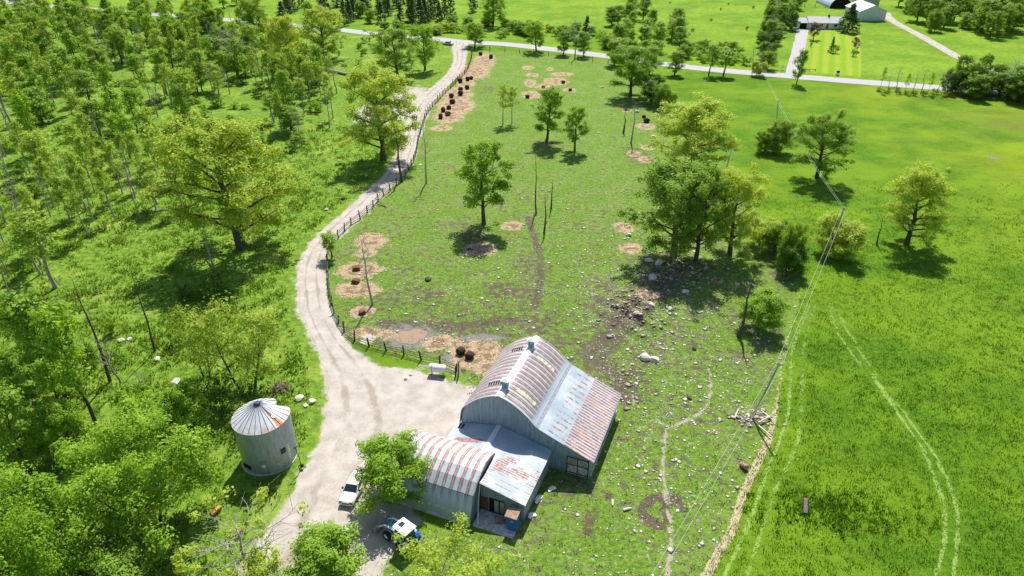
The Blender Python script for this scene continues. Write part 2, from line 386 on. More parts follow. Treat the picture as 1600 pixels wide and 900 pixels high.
def smooth_line(pts, n=6):
    pts = np.asarray(pts, float); out = []
    for i in range(len(pts) - 1):
        p0, p1, p2, p3 = pts[max(i-1, 0)], pts[i], pts[i+1], pts[min(i+2, len(pts)-1)]
        for k in range(n):
            t = k / n
            out.append(.5 * (2*p1 + (p2-p0)*t + (2*p0-5*p1+4*p2-p3)*t*t + (3*p1-p0-3*p2+p3)*t**3))
    out.append(pts[-1]); return np.array(out)
def soft(poly, pts, wd):
    d = dline(poly, pts, True, wd + 4); s = np.where(inside(poly, pts), d, -d); return np.clip(s / wd * .5 + .5, 0, 1)
pastW, woodW = PW(PASTURE), PW(WOOD)
past = soft(pastW, G, 1.2); wood = soft(woodW, G, 1.2) * (1 - past)
roadW = smooth_line(PW(ROAD), 4)
yroad = np.interp(G[:, 0], roadW[:, 0], roadW[:, 1])
hay = ((G[:, 1] < yroad) & (past < .5) & (wood < .5)) * (1 - past) * (1 - wood)
far = 1 - np.clip(past + wood + hay, 0, 1)
def blobs(lst, falloff=1.0, power=1):
    r = np.zeros(len(G), np.float32)
    for x, y, rx, ry in lst:
        c = P(x, y); s = scl(y); ax = rx / s; sn = (CAM_H / math.hypot(CAM_H, c.y)); ay = ry / (s * sn)
        m = np.nonzero((abs(G[:, 0] - c.x) < ax * 2) & (abs(G[:, 1] - c.y) < ay * 2))[0]
        q = np.sqrt(((G[m, 0] - c.x) / ax) ** 2 + ((G[m, 1] - c.y) / ay) ** 2)
        r[m] = np.maximum(r[m], np.clip(1.5 - q, 0, 1) ** power)
    return r
straw = blobs(STRAW)
mud = np.maximum(blobs(MUDBLOBS) * .66, past * np.interp(G[:, 1], [45, 80, 130, 200], [.40, .54, .44, .30]))
for pl, wd in MUDLINES: mud = np.maximum(mud, np.clip(1.35 - dline(smooth_line(PW(pl)), G) / wd, 0, 1) * (1.5 if wd < 1 else 1))
path = np.zeros(len(G), np.float32)
for pl, st in PATHS: path = np.maximum(path, st * np.clip(1.4 - dline(smooth_line(PW(pl)), G) / .30, 0, 1))
track = np.zeros(len(G), np.float32)
for pl, st in TRACKS: track = np.maximum(track, st * np.clip(1.5 - dline(smooth_line(PW(pl)), G) / .22, 0, 1))
laneW = np.concatenate([smooth_line(PW(LANE_L), 4), smooth_line(PW(LANE_R), 4)[::-1]])
dl = dline(laneW, G, True); gravel = np.where(inside(laneW, G), 1.0, np.clip(1 - dl / 1.8, 0, 1) * .62)
yard = 1.35 * blobs([(640,640,90,70),(705,640,50,46),(728,625,30,26),(610,720,50,50),(600,175,45,22),(640,158,32,24),(655,160,20,12),(690,675,35,20),(575,530,12,8),(615,812,40,30),(585,405,1,1)]) * .62
gravel = np.maximum(gravel, yard)
lawnW = PW(LAWN); lawn = soft(lawnW, G, 1.0)
edge = PW([(1250,455),(1232,520),(1218,600),(1208,660),(1195,700),(1178,735),(1160,775),(1143,830),(1125,860),(1095,915)])
dead = np.clip(1.5 - dline(smooth_line(edge), G) / .5, 0, 1) * np.interp(G[:, 1], [45, 62, 70, 100], [1, .95, .6, .5])
grey = blobs([(640,526,50,20),(715,560,30,11),(755,528,36,8),(1552,246,9,2.5)])
moundc = P(990, 487); mound2 = P(1055, 425)
Z = np.zeros(len(G)); 
for c, rx, ry, h in ((moundc, 4.5, 7, 1.7), (mound2, 7, 5, 1.3), (P(1172, 655), 2.2, 1.6, .5)):
    Z += h * np.exp(-((G[:, 0] - c.x) / rx) ** 2 - ((G[:, 1] - c.y) / ry) ** 2) * (.8 + .4 * np.sin(G[:, 0] * 1.7) * np.sin(G[:, 1] * 1.3))
NX, NY = len(xs), len(ys); ii = np.arange(NX * NY).reshape(NY, NX)
Fg = np.stack([ii[:-1, :-1].ravel(), ii[:-1, 1:].ravel(), ii[1:, 1:].ravel(), ii[1:, :-1].ravel()], 1)
def zat(x, y): 
    z = 0
    for c, rx, ry, h in ((moundc, 4.5, 7, 1.7), (mound2, 7, 5, 1.3), (P(1172, 655), 2.2, 1.6, .5)):
        z += h * math.exp(-((x - c.x) / rx) ** 2 - ((y - c.y) / ry) ** 2) * (.8 + .4 * math.sin(x * 1.7) * math.sin(y * 1.3))
    return z

k = NT('ground')
zc = k.attr('zone'); z_p, z_h, z_w = k.sepc(zc.outputs['Color']); z_f = zc.outputs['Alpha']
dc = k.attr('detail'); d_s, d_m, d_p = k.sepc(dc.outputs['Color']); d_t = dc.outputs['Alpha']
ec = k.attr('extra'); e_g, e_l, e_d = k.sepc(ec.outputs['Color']); e_y = ec.outputs['Alpha']
nf = k.noise(2.3, 5); nm = k.noise(.55, 5); nb = k.noise(.05, 4); nn = k.noise(7, 3); nl = k.noise(.016, 3); nw = k.noise(.16, 5)
P_ = k.mix(k.step(nf, .3, .7), (.075, .165, .014), (.195, .315, .038)); P_ = k.mix(k.step(nw, .42, .66), P_, (.17, .285, .038))
fine = k.step(k.noise(1.1, 6, None, .75), .5, .64); P_ = k.mix(k.math('MULTIPLY', fine, .5), P_, (.10, .09, .05))
H_ = k.mix(k.step(k.noise(1.5, 6, None, .75), .32, .68), (.05, .13, .006), (.115, .235, .013))
H_ = k.mix(k.step(k.noise(.09, 5, None, .6, (1, 1.6, 1)), .42, .66), H_, k.mix(nf, (.10, .22, .010), (.165, .285, .014)))
hy = k.sep(k.pos())[1]; hx = k.sep(k.pos())[0]
H_ = k.mix(k.math('MULTIPLY', k.step(nb, .44, .60), .55), H_, k.mix(nf, (.14, .25, .012), (.22, .325, .022)))
yel = k.math('MULTIPLY', k.math('MULTIPLY', k.step(hx, 70, 150), k.step(k.noise(.035, 5), .40, .68)), .7); H_ = k.mix(yel, H_, k.mix(nf, (.25, .32, .012), (.36, .40, .02)))
brn = k.math('MULTIPLY', k.step(hx, 70, 150), k.step(k.noise(.035, 6, None, .7, (.5, 2.2, 1)), .52, .64)); H_ = k.mix(k.math('MULTIPLY', brn, .55), H_, (.16, .14, .04))
W_ = k.mix(k.step(k.noise(1.0, 6, None, .72), .33, .67), (.07, .165, .014), (.22, .34, .04)); W_ = k.mix(k.step(nw, .5, .72), W_, (.27, .36, .06))
W_ = k.mix(k.math('MULTIPLY', k.step(nm, .60, .72), .6), W_, (.09, .10, .03))
F_ = k.mix(k.step(nb, .35, .65), (.125, .25, .014), (.215, .345, .025)); F_ = k.mix(k.math('MULTIPLY', k.step(nm, .38, .68), .55), F_, (.09, .18, .014)); F_ = k.mix(k.math('MULTIPLY', k.step(nw, .5, .7), .5), F_, (.27, .35, .03))
_d = P(1254, 47) - P(1238, 116); _d.normalize(); lcoord = k.math('ADD', k.math('MULTIPLY', hx, _d.y), k.math('MULTIPLY', hy, -_d.x))
ly = k.step(k.math('ADD', k.math('SINE', k.math('MULTIPLY', lcoord, 1.6)), k.math('MULTIPLY', k.math('SUBTRACT', nw, .5), 3.0)), -.9, .9)
Lw = k.mix(ly, (.20, .335, .018), (.27, .37, .035))
c = k.mix(z_p, F_, P_); c = k.mix(z_h, c, H_); c = k.mix(z_w, c, W_); c = k.mix(k.step(e_l, .35, .6), c, Lw)
def m_(v, lo, hi, wob=.9, src=None): return k.step(k.math('ADD', v, k.math('MULTIPLY', k.math('SUBTRACT', src or nf, .5), wob)), lo, hi)
mudn = k.noise(1.0, 7, None, .78)
nmud = k.math('ADD', k.math('MULTIPLY', mudn, .75), k.math('MULTIPLY', nw, .25))
c = k.mix(k.math('MULTIPLY', k.math('MULTIPLY', m_(d_m, .52, .80, 5.2, nmud), k.step(d_m, .0, .12)), .9), c, k.mix(nn, (.065, .047, .038), (.165, .125, .10)))
spk = k.math('MULTIPLY', k.math('MULTIPLY', z_p, k.step(k.noise(2.0, 4, None, .7), .56, .62)), k.step(k.noise(.2, 5), .40, .60)); c = k.mix(k.math('MULTIPLY', spk, .55), c, (.55, .52, .42))
c = k.mix(k.math('MULTIPLY', m_(e_y, .45, .8, 2.0, k.noise(.9, 5)), .85), c, k.mix(nn, (.14, .135, .13), (.31, .295, .28)))
sw_ = k.math('ADD', k.math('MULTIPLY', nm, .55), k.math('MULTIPLY', nf, .45)); c = k.mix(m_(d_s, .40, .68, 2.6, sw_), c, k.mix(k.step(k.noise(3.5, 5), .3, .7), (.29, .20, .115), (.56, .44, .29)))
c = k.mix(k.math('MULTIPLY', m_(d_s, .80, 1.15, 3.0, k.noise(.8, 5)), .65), c, (.15, .09, .055))
n1g = k.noise(.5, 5); gcol = k.mix(k.step(n1g, .3, .7), (.32, .28, .24), (.46, .42, .375)); gcol = k.mix(k.math('MULTIPLY', k.step(k.noise(6, 4), .35, .7), .5), gcol, (.50, .465, .42))
c = k.mix(m_(e_g, .34, .62, 1.6, k.noise(.45, 6, None, .7)), c, gcol)
c = k.mix(m_(d_p, .55, .95, 3.6, k.noise(.8, 6, None, .7)), c, k.mix(nn, (.27, .22, .165), (.50, .45, .375)))
c = k.mix(m_(e_d, .5, .8, 1.2), c, k.mix(nn, (.42, .36, .20), (.62, .53, .36)))
c = k.mix(k.math('MULTIPLY', m_(d_t, .42, .85, 1.9, k.noise(.7, 5)), .8), c, k.mix(nf, (.22, .37, .07), (.36, .49, .14)))
k.bump(k.math('ADD', k.noise(1.4, 6, None, .7), k.math('MULTIPLY', nn, .4)), k.math('SUBTRACT', .9, k.math('MULTIPLY', k.step(e_g, .3, .6), .75)), .35)
gm = k.fin(c, .95, 0, .08)
me = mesh_np('ground', np.column_stack([G, Z]), Fg, gm, smooth=True)
for nm_, arrs in (('zone', (past, hay, wood, far)), ('detail', (straw, mud, path, track)), ('extra', (gravel, lawn, dead, grey))):
    a = me.attributes.new(nm_, 'FLOAT_COLOR', 'POINT'); a.data.foreach_set('color', np.stack(arrs, 1).astype(np.float32).ravel())
tag(link('ground', me), kind='structure')

# ------------------------------------------------------------------ roads, lane, puddles
k = NT('gravel'); n1 = k.noise(.5, 5); n2 = k.noise(6, 4); n3 = k.noise(.12, 4)
c = k.mix(k.step(n1, .3, .7), (.32, .28, .24), (.46, .42, .375)); c = k.mix(k.math('MULTIPLY', k.step(n2, .35, .7), .5), c, (.50, .465, .42))
rut = k.attr('rut').outputs['Fac']; c = k.mix(k.math('MULTIPLY', k.step(k.math('ADD', rut, k.math('MULTIPLY', k.math('SUBTRACT', k.noise(.16, 5, None, .7), .5), 2.6)), .35, 1.0), .62), c, (.235, .195, .155))
k.bump(n2, .6, .06); M['gravel'] = k.fin(c, .95, 0, .1)
k = NT('asphalt'); c = k.mix(k.noise(.25, 4), (.34, .33, .34), (.43, .415, .43)); c = k.mix(k.math('MULTIPLY', k.noise(8, 3), .4), c, (.38, .37, .37)); M['asphalt'] = k.fin(c, .9, 0, .15)
k = NT('muddy_water'); M['muddy_water'] = k.fin(k.mix(k.noise(.8, 3), (.27, .18, .115), (.34, .235, .16)), .05, 0, .5)
def resample(pl, step):
    d = np.r_[0, np.cumsum(np.linalg.norm(np.diff(pl, axis=0), axis=1))]; n = max(2, int(d[-1] / step)); t = np.linspace(0, d[-1], n)
    return np.column_stack([np.interp(t, d, pl[:, 0]), np.interp(t, d, pl[:, 1])])
def ribbon(name, L, Rr, z, mat, cols=10, jit=.22, seed=1):
    rs = np.random.RandomState(seed); n = len(L); V = []; T = []
    jl, jr = (np.convolve(rs.randn(n + 4), np.ones(3) / 3, 'same')[:n] * jit for _ in (0, 1))
    dirs = Rr - L; wd = np.linalg.norm(dirs, axis=1, keepdims=True); dirs = dirs / wd
    L = L + dirs * jl[:, None]; Rr = Rr + dirs * jr[:, None]
    for j in range(cols + 1):
        t = j / cols; V.append(np.column_stack([L * (1 - t) + Rr * t, np.full(n, z)])); a = abs(t - .5)
        T.append(np.full(n, max(0, 1 - abs(a - .22) / .11) - .5 * max(0, 1 - a / .1)))
    V = np.concatenate(V); T = np.concatenate(T); i2 = np.arange(n * (cols + 1)).reshape(cols + 1, n)
    Fc = np.stack([i2[:-1, :-1].ravel(), i2[1:, :-1].ravel(), i2[1:, 1:].ravel(), i2[:-1, 1:].ravel()], 1)
    me = mesh_np(name, V, Fc, mat); a = me.attributes.new('rut', 'FLOAT', 'POINT'); a.data.foreach_set('value', T.astype(np.float32))
    return tag(link(name, me), kind='structure')
def road(name, pts, wid, z, mat, seed=2, jit=.15, step=1.5):
    pl = resample(smooth_line(PW(pts), 6), step); d = np.gradient(pl, axis=0); d /= np.linalg.norm(d, axis=1, keepdims=True)
    nrm = np.column_stack([-d[:, 1], d[:, 0]]); return ribbon(name, pl + nrm * wid / 2, pl - nrm * wid / 2, z, mat, 8, jit, seed)
road('road', ROAD, 6.8, .035, M['asphalt'])
# the winding lane: upper run, then the widening yard
Lw_, Rw_ = smooth_line(PW(LANE_L), 6), smooth_line(PW(LANE_R[:25]), 6)
iL = np.argmin(np.linalg.norm(Lw_ - np.array(P(503, 560)[:2]), axis=1))
nL = 190
def par(pl, n):
    d = np.r_[0, np.cumsum(np.linalg.norm(np.diff(pl, axis=0), axis=1))]; t = np.linspace(0, d[-1], n)
    return np.column_stack([np.interp(t, d, pl[:, 0]), np.interp(t, d, pl[:, 1])])
ribbon('gravel_lane', par(Lw_[:iL + 1], nL), par(Rw_, nL), .045, M['gravel'], 14, .2, 5)
ribbon('gravel_yard', par(Lw_[iL:], 110), par(smooth_line(PW([LANE_R[24]] + [(600,600),(622,650),(612,690),(585,730),(570,775),(590,815),(608,842),(590,875),(560,960)]), 6), 110), .04, M['gravel'], 16, .25, 6)
road('house_driveway', [(1238,116),(1240,108),(1247,80),(1251,62),(1254,47)], 4.6, .05, M['asphalt'], 7)
road('farm_lane', [(1383,20),(1388,27),(1400,36),(1440,57),(1480,80),(1510,95),(1545,108),(1580,124),(1606,146)], 4.2, .05, M['gravel'], 8)
def puddle(name, x, y, rx, ry, z, mat, seed):
    c = P(x, y); s = scl(y); sn = CAM_H / math.hypot(CAM_H, c.y); r_ = random.Random(seed); n = 40; ph = [r_.uniform(0, 6.3) for _ in range(4)]
    vs = [(c.x, c.y, z)]
    for i in range(n):
        a = 2 * math.pi * i / n; q = 1 + .12 * math.sin(2*a+ph[0]) + .09 * math.sin(3*a+ph[1]) + .05 * math.sin(7*a+ph[2])
        vs.append((c.x + rx / s * q * math.cos(a), c.y + ry / (s * sn) * q * math.sin(a), z))
    b = MB().add(vs, [(0, i + 1, (i + 1) % n + 1) for i in range(n)]); return tag(b.build(name, mat), kind='structure')
puddle('puddle_water', 641, 526, 24, 12, .03, M['muddy_water'], 1)

# ------------------------------------------------------------------ stuff: grass, weeds, stones
rs = np.random.RandomState(11)
def tufts(name, pts, hgt_, mat, blades=6, spread=.22, width=.06, seed=0, lean=.5):
    r = np.random.RandomState(seed); n = len(pts) * blades; b = np.repeat(pts, blades, 0)
    hh = np.repeat(hgt_, blades) * r.uniform(.6, 1.2, n); ang = r.uniform(0, 6.283, n); ss = np.repeat(hgt_ / np.mean(hgt_), blades)
    rad = spread * ss * np.sqrt(r.uniform(0, 1, n)); bx = b[:, 0] + rad * np.cos(ang); by = b[:, 1] + rad * np.sin(ang)
    la = ang + r.uniform(-.8, .8, n); le = lean * hh * r.uniform(.3, 1.2, n); tx = bx + le * np.cos(la); ty = by + le * np.sin(la)
    pa = r.uniform(0, 3.14, n); wx = width * ss * np.cos(pa); wy = width * ss * np.sin(pa); z0 = -.02
    V = np.empty((n, 3, 3)); V[:, 0] = np.column_stack([bx - wx, by - wy, np.full(n, z0)]); V[:, 1] = np.column_stack([bx + wx, by + wy, np.full(n, z0)]); V[:, 2] = np.column_stack([tx, ty, hh])
    t = np.repeat(np.clip(np.repeat(r.uniform(0, 1, len(pts)), blades) * .6 + r.uniform(0, .4, n), 0, 1), 3)
    return tag(link(name, mesh_np(name, V.reshape(-1, 3), np.arange(n * 3).reshape(-1, 3), mat, t)), kind='stuff')
def sample(n, x0, x1, y0, y1, keep):
    p = np.column_stack([rs.uniform(x0, x1, n), rs.uniform(y0, y1, n)])
    vis = abs(p[:, 0]) < (p[:, 1] * CT + CAM_H * ST) * .77 + 4
    p = p[vis]; return p[keep(p)]
trk = [(smooth_line(PW(pl)), st) for pl, st in TRACKS[:5]]
def in_hay(p):
    yr = np.interp(p[:, 0], roadW[:, 0], roadW[:, 1]); m = ~inside(pastW, p) & ~inside(woodW, p) & (p[:, 1] < yr - 5)
    for pl, st in trk[:4]: m &= dline(pl, p) > .5
    return m
hp = sample(60000, 12, 135, 36, 150, in_hay); prob = np.clip(1.12 - (hp[:, 1] - 40) / 95, 0, 1); hp = hp[rs.uniform(0, 1, len(hp)) < prob]
cl = np.sin(hp[:, 0] * .35 + np.sin(hp[:, 1] * .22) * 2) * np.sin(hp[:, 1] * .31 + np.sin(hp[:, 0] * .17) * 2)
tufts('hay_grass', hp, .26 + .03 * cl + rs.uniform(-.06, .08, len(hp)), M['grass'], 7, .42, .04, 1)
def in_wood(p):
    return inside(woodW, p) & ~inside(laneW, p) & (dline(laneW, p, True) > 2.2)
wp = sample(42000, -130, 10, 40, 190, in_wood); prob = np.clip(1.1 - (wp[:, 1] - 45) / 170, .12, 1); wp = wp[rs.uniform(0, 1, len(wp)) < prob]
cl = np.sin(wp[:, 0] * .5 + np.sin(wp[:, 1] * .3) * 2) * np.sin(wp[:, 1] * .45 + np.sin(wp[:, 0] * .25) * 2)
tufts('wood_undergrowth', wp, np.clip(.34 + .30 * cl + rs.uniform(-.1, .2, len(wp)), .08, 1.2), M['weed'], 8, .36, .08, 2, .8)
pp = sample(42000, -40, 40, 38, 140, lambda p: inside(pastW, p) & ~inside(laneW, p)); prob = np.clip(.36 - (pp[:, 1] - 45) / 260, .03, 1); pp = pp[rs.uniform(0, 1, len(pp)) < prob]
tufts('pasture_grass', pp, rs.uniform(.06, .2, len(pp)), M['grass'], 5, .3, .05, 3, .8)
ep = []
for pl, st in trk[:4]:
    q = resample(pl, .12); q = q[(np.sin(np.arange(len(q)) * .021) + np.sin(np.arange(len(q)) * .0087 + 1) + rs.randn(len(q)) * .7) > -.9]; ep.append(q + rs.randn(len(q), 2) * .10)
tufts('flattened_track_grass', np.concatenate(ep), rs.uniform(.06, .18, sum(map(len, ep))), M['pale_grass'], 4, .13, .04, 4, 1.3)
dc_ = P(1290, 800); dp = np.column_stack([dc_.x + rs.randn(190) * 5.5, dc_.y + rs.randn(190) * 1.6]); dp[:, 1] -= (dp[:, 0] - dc_.x) * .16; dp = dp[in_hay(dp)]
tufts('rank_weeds', dp, rs.uniform(.25, .55, len(dp)), M['grass'], 9, .35, .06, 8, .6)
tufts('rank_weeds', dp, rs.uniform(.25, .6, len(dp)), M['leaf_dark'], 7, .25, .06, 8, .6)
q = resample(smooth_line(edge), .09); q = q[rs.uniform(0, 1, len(q)) < np.interp(q[:, 1], [45, 60, 75], [1, .6, .06])]
tufts('dry_edge_grass', q + rs.randn(len(q), 2) * .26, rs.uniform(.08, .26, len(q)), M['straw_blade'], 5, .2, .028, 5, 1.0)
# woodland litter of pale blades is left to the ground sheet; loose stones follow
OCT = np.array([(1,0,0),(-1,0,0),(0,1,0),(0,-1,0),(0,0,1),(0,0,-.5),(.65,.65,.3),(-.65,.65,.35),(-.65,-.65,.3),(.65,-.65,.35)])
OF = np.array([(0,6,4),(6,2,4),(2,7,4),(7,1,4),(1,8,4),(8,3,4),(3,9,4),(9,0,4),(6,0,5),(2,6,5),(7,2,5),(1,7,5),(8,1,5),(3,8,5),(9,3,5),(0,9,5)])
def stones(name, pts, size, mat, seed):
    r = np.random.RandomState(seed); n = len(pts); V = OCT[None] * r.uniform(.5, 1.45, (n, 10, 3)) * size[:, None, None]; V[:, :, 2] *= .42
    a = r.uniform(0, 6.3, n); ca, sa = np.cos(a)[:, None], np.sin(a)[:, None]
    X = V[:, :, 0] * ca - V[:, :, 1] * sa; Y = V[:, :, 0] * sa + V[:, :, 1] * ca
    z = np.array([zat(x, y) for x, y in pts])
    V = np.stack([X + pts[:, 0, None], Y + pts[:, 1, None], V[:, :, 2] + z[:, None] + size[:, None] * .08], 2)
    F_all = (OF[None] + (np.arange(n) * 10)[:, None, None]).reshape(-1, 3)
    return tag(link(name, mesh_np(name, V.reshape(-1, 3), F_all, mat)), kind='stuff')
def stone_keep(p):
    m = inside(pastW, p) & ~inside(laneW, p)
    dens = .045 + .60 * np.exp(-((p[:, 0] - 22) / 14) ** 2 - ((p[:, 1] - 78) / 30) ** 2) + .12 * np.exp(-((p[:, 0]) / 25) ** 2 - ((p[:, 1] - 110) / 45) ** 2)
    cl = .5 + .5 * np.sin(p[:, 0] * .9 + 2 * np.sin(p[:, 1] * .4)) * np.sin(p[:, 1] * .8 + 2 * np.sin(p[:, 0] * .5))
    return m & (rs.uniform(0, 1, len(p)) < dens * (.35 + cl * .9))
sp = sample(95000, -35, 60, 42, 230, stone_keep)
stones('loose_stones', sp, np.clip(rs.lognormal(-2.6, .65, len(sp)), .035, .34), M['stone'], 3)
rb = np.concatenate([np.column_stack([moundc.x + rs.randn(330) * 3.0, moundc.y + rs.randn(330) * 4.6]), np.column_stack([mound2.x + rs.randn(260) * 4, mound2.y + rs.randn(260) * 3.2]),
    np.column_stack([P(985, 600).x + rs.randn(110) * 2.2, P(985, 600).y + rs.randn(110) * 4]), np.column_stack([P(1172, 655).x + rs.randn(90) * 1.5, P(1172, 655).y + rs.randn(90) * .9])])
stones('rubble', rb, np.clip(rs.lognormal(-1.85, .5, len(rb)), .08, .5), M['rubble'], 4)


# ------------------------------------------------------------------ tree prototypes
def fan(r, n_pts, dirn, length, droop, bend=.18):
    p = Vector((0, 0, 0)); d = dirn.normalized(); out = [p.copy()]
    for i in range(n_pts):
        p = p + d * (length / n_pts); out.append(p.copy())
        d = (d + Vector((r.uniform(-bend, bend), r.uniform(-bend, bend), r.uniform(-bend, bend) + droop))).normalized()
    return out
def skeleton(seed, H, W, base, profile, limbs=14, r0=.28, up=.7, droop=.03, twigs=4, stems=1, bend=.18, trunk_to=.88, twig_len=.42):
    """returns trunk tubes and clump centres"""
    r = random.Random(seed); tubes = []; tips = []
    for st in range(stems):
        sp_ = 0 if stems == 1 else W * .16; a = 2 * math.pi * st / stems + r.uniform(-.4, .4)
        root = Vector((math.cos(a), math.sin(a), 0)) * sp_ * .5; lean = Vector((math.cos(a), math.sin(a), 0)) * (0 if stems == 1 else W * .22)
        top = root + lean + Vector((r.uniform(-.05, .05) * H, r.uniform(-.05, .05) * H, H * trunk_to * (1 if stems == 1 else r.uniform(.8, 1.0))))
        tr = [root.lerp(top, t) + Vector((r.uniform(-1, 1), r.uniform(-1, 1), 0)) * .02 * H * (t * (1 - t) * 4) for t in (0, .2, .4, .6, .8, 1)]
        tr[0] = root - Vector((0, 0, .15))
        rr = r0 / math.sqrt(stems); tubes.append((tr, [rr * 1.3, rr * .95, rr * .78, rr * .56, rr * .34, rr * .12]))
        nl_ = max(3, limbs // stems)
        for i in range(nl_):
            f = (i + r.uniform(.1, .9)) / nl_; z = base + (trunk_to - .02 - base) * f; t = z / trunk_to
            j = min(4, int(t * 5)); p0 = tr[j].lerp(tr[j + 1], t * 5 - j)
            az = i * 2.4 + r.uniform(-.5, .5) + st; u = up * (.55 + 1.15 * f)
            ln = W * .5 * profile(f) * r.uniform(.74, 1.1) / math.sqrt(1 + u * u * .25)
            d = Vector((math.cos(az), math.sin(az), u)); lb = [p0 + q for q in fan(r, 4, d, ln, droop, bend)]
            r1 = rr * (.5 - .32 * f); tubes.append((lb, [r1, r1 * .75, r1 * .52, r1 * .33, r1 * .12])); tips.append((lb[-1], 1.0)); tips.append((lb[3], .8)); tips.append((lb[2], .6))
            for k_ in range(twigs):
                q = r.uniform(.3, .95) * 4; jj = min(3, int(q)); b0 = lb[jj].lerp(lb[jj + 1], q - jj)
                dd = (d.normalized() * .6 + Vector((r.uniform(-1, 1), r.uniform(-1, 1), r.uniform(-.75, .9)))); tl = ln * r.uniform(.6, 1.15) * twig_len
                tw = [b0 + v for v in fan(r, 2, dd, tl, droop, bend)]; r2 = r1 * .33; tubes.append((tw, [r2, r2 * .6, r2 * .15])); tips.append((tw[-1], .8)); tips.append((tw[1], .45))
        tips.append((top, .8))
    return tubes, tips
def wood_mesh(name, tubes, mat, n=6, minr=.0):
    b = MB()
    for pts, rad in tubes:
        b.tube(pts, [max(minr, q) for q in rad], n if rad[0] > .08 else 4, False)
    return b.mesh(name, mat, True)
def leaf_mesh(name, tips, n, size, rc, mat, seed, flat=.85, center=(0, 0), keep=1.0, zmax=None):
    r = np.random.RandomState(seed); T = np.array([(*t[0], t[1]) for t in tips])
    if keep < 1: T = T[r.uniform(0, 1, len(T)) < keep]
    wgt = T[:, 3] * r.uniform(.35, 1.4, len(T)); idx = r.choice(len(T), n, p=wgt / wgt.sum()); ct = T[idx, :3]
    crad = (rc * (.55 + .6 * T[:, 3]) * r.uniform(.7, 1.25, len(T)))[idx]
    v = r.randn(n, 3); v /= np.linalg.norm(v, axis=1, keepdims=True); rad = crad * r.uniform(0, 1, n) ** .45
    off = v * rad[:, None]; off[:, 2] *= flat; p = ct + off
    p[:, 2] = np.maximum(p[:, 2], .15)
    nrm = v * .9 + np.array([0, 0, .75]) + r.randn(n, 3) * .45; nrm /= np.linalg.norm(nrm, axis=1, keepdims=True)
    a = np.cross(nrm, r.randn(n, 3)); a /= np.linalg.norm(a, axis=1, keepdims=True); b = np.cross(nrm, a)
    s = size * np.clip(r.lognormal(-.08, .34, n), .4, 1.9)[:, None]
    V = np.stack([p - a * s * .62, p + b * s * .36 - a * s * .05, p + a * s * .62, p - b * s * .36 - a * s * .05], 1)
    t = np.clip(.5 * r.uniform(0, 1, len(T))[idx] + .5 * r.uniform(0, 1, n), 0, 1)
    return mesh_np(name, V.reshape(-1, 3), np.arange(n * 4).reshape(-1, 4), mat, np.repeat(t, 4))
dome = lambda f: math.sqrt(max(.06, 1 - (f - .46) ** 2 / .36))
round_ = lambda f: math.sqrt(max(.08, 1 - (f - .38) ** 2 / .48))
cone = lambda f: 1.05 - f * .95
tall = lambda f: .62 + .42 * math.sin(.1 + f * 3.0)
PROTO = {}          # key -> list of (trunk mesh, [crown mesh or None], H, W)
def proto(key, variants, name, cat, H, W, base, prof, n, size, rc, mat, bark='bark', leafy=True, flat=.85, keep=1.0, **kw):
    lst = []
    for i, sd_ in enumerate(variants):
        tubes, tips = skeleton(sd_, H, W, base, prof, **kw)
        if mat == 'conifer_sprays': pass
        wm = wood_mesh(key + '_wood', tubes, M[bark], 6, .022 if leafy else .018)
        lm = leaf_mesh(key + '_leaves', tips, n, size, rc, M[mat], sd_ + 100, flat, keep=keep) if leafy else None
        # measured size
        mesh_ = lm or wm; co = np.empty(len(mesh_.vertices) * 3, np.float32); mesh_.vertices.foreach_get('co', co); co = co.reshape(-1, 3); bf = max(0, float(np.percentile(co[:, 2], 4)))
        hi = np.percentile(co[:, 2], 99.7); wd = (np.percentile(co[:, 0], 99.4) - np.percentile(co[:, 0], .6) + np.percentile(co[:, 1], 99.4) - np.percentile(co[:, 1], .6)) / 2
        lst.append((wm, lm, float(hi), float(wd), bf / float(hi)))
    PROTO[key] = (lst, name, cat)
proto('oak', (1, 2, 3), 'broadleaf_tree', 'tree', 15, 13, .13, dome, 26000, .22, .95, 'leaf_mid', limbs=24, r0=.38, up=.65, twigs=5)
proto('oak_yellow', (4, 5, 6), 'broadleaf_tree', 'tree', 15, 13, .10, dome, 32000, .21, .92, 'leaf_yellow', limbs=26, r0=.42, up=.6, twigs=5)
proto('maple', (7, 8), 'maple_tree', 'tree', 9, 8.5, .10, round_, 20000, .21, .9, 'leaf_bright', limbs=22, r0=.24, up=.6, twigs=5)
proto('maple_big', (9, 10), 'maple_tree', 'tree', 11, 13, .12, round_, 38000, .225, 1.2, 'leaf_bright', limbs=30, r0=.24, up=.6, twigs=5, stems=3)
proto('yellow_big', (11,), 'broadleaf_tree', 'tree', 12, 15, .3, dome, 24000, .22, .95, 'leaf_yellow', limbs=26, r0=.3, up=.5, twigs=6, stems=2)
proto('wispy', (12, 13), 'wispy_tree', 'tree', 12, 10, .2, tall, 7000, .24, 1.1, 'leaf_lime', limbs=22, r0=.22, up=.9, twigs=5, stems=2)
proto('bush', (14, 15, 16), 'bushy_tree', 'tree', 8, 7, .03, round_, 19000, .20, .85, 'leaf_mid', limbs=33, r0=.18, up=.7, twigs=4, stems=3)
proto('bush_dark', (17, 18), 'bushy_tree', 'tree', 8, 7, .03, round_, 15000, .22, .85, 'leaf_dark', limbs=33, r0=.18, up=.7, twigs=4, stems=3)
proto('bush_yellow', (19, 20), 'bushy_tree', 'tree', 9, 7, .04, round_, 18000, .20, .85, 'leaf_yellow', limbs=32, r0=.2, up=.75, twigs=4, stems=2)
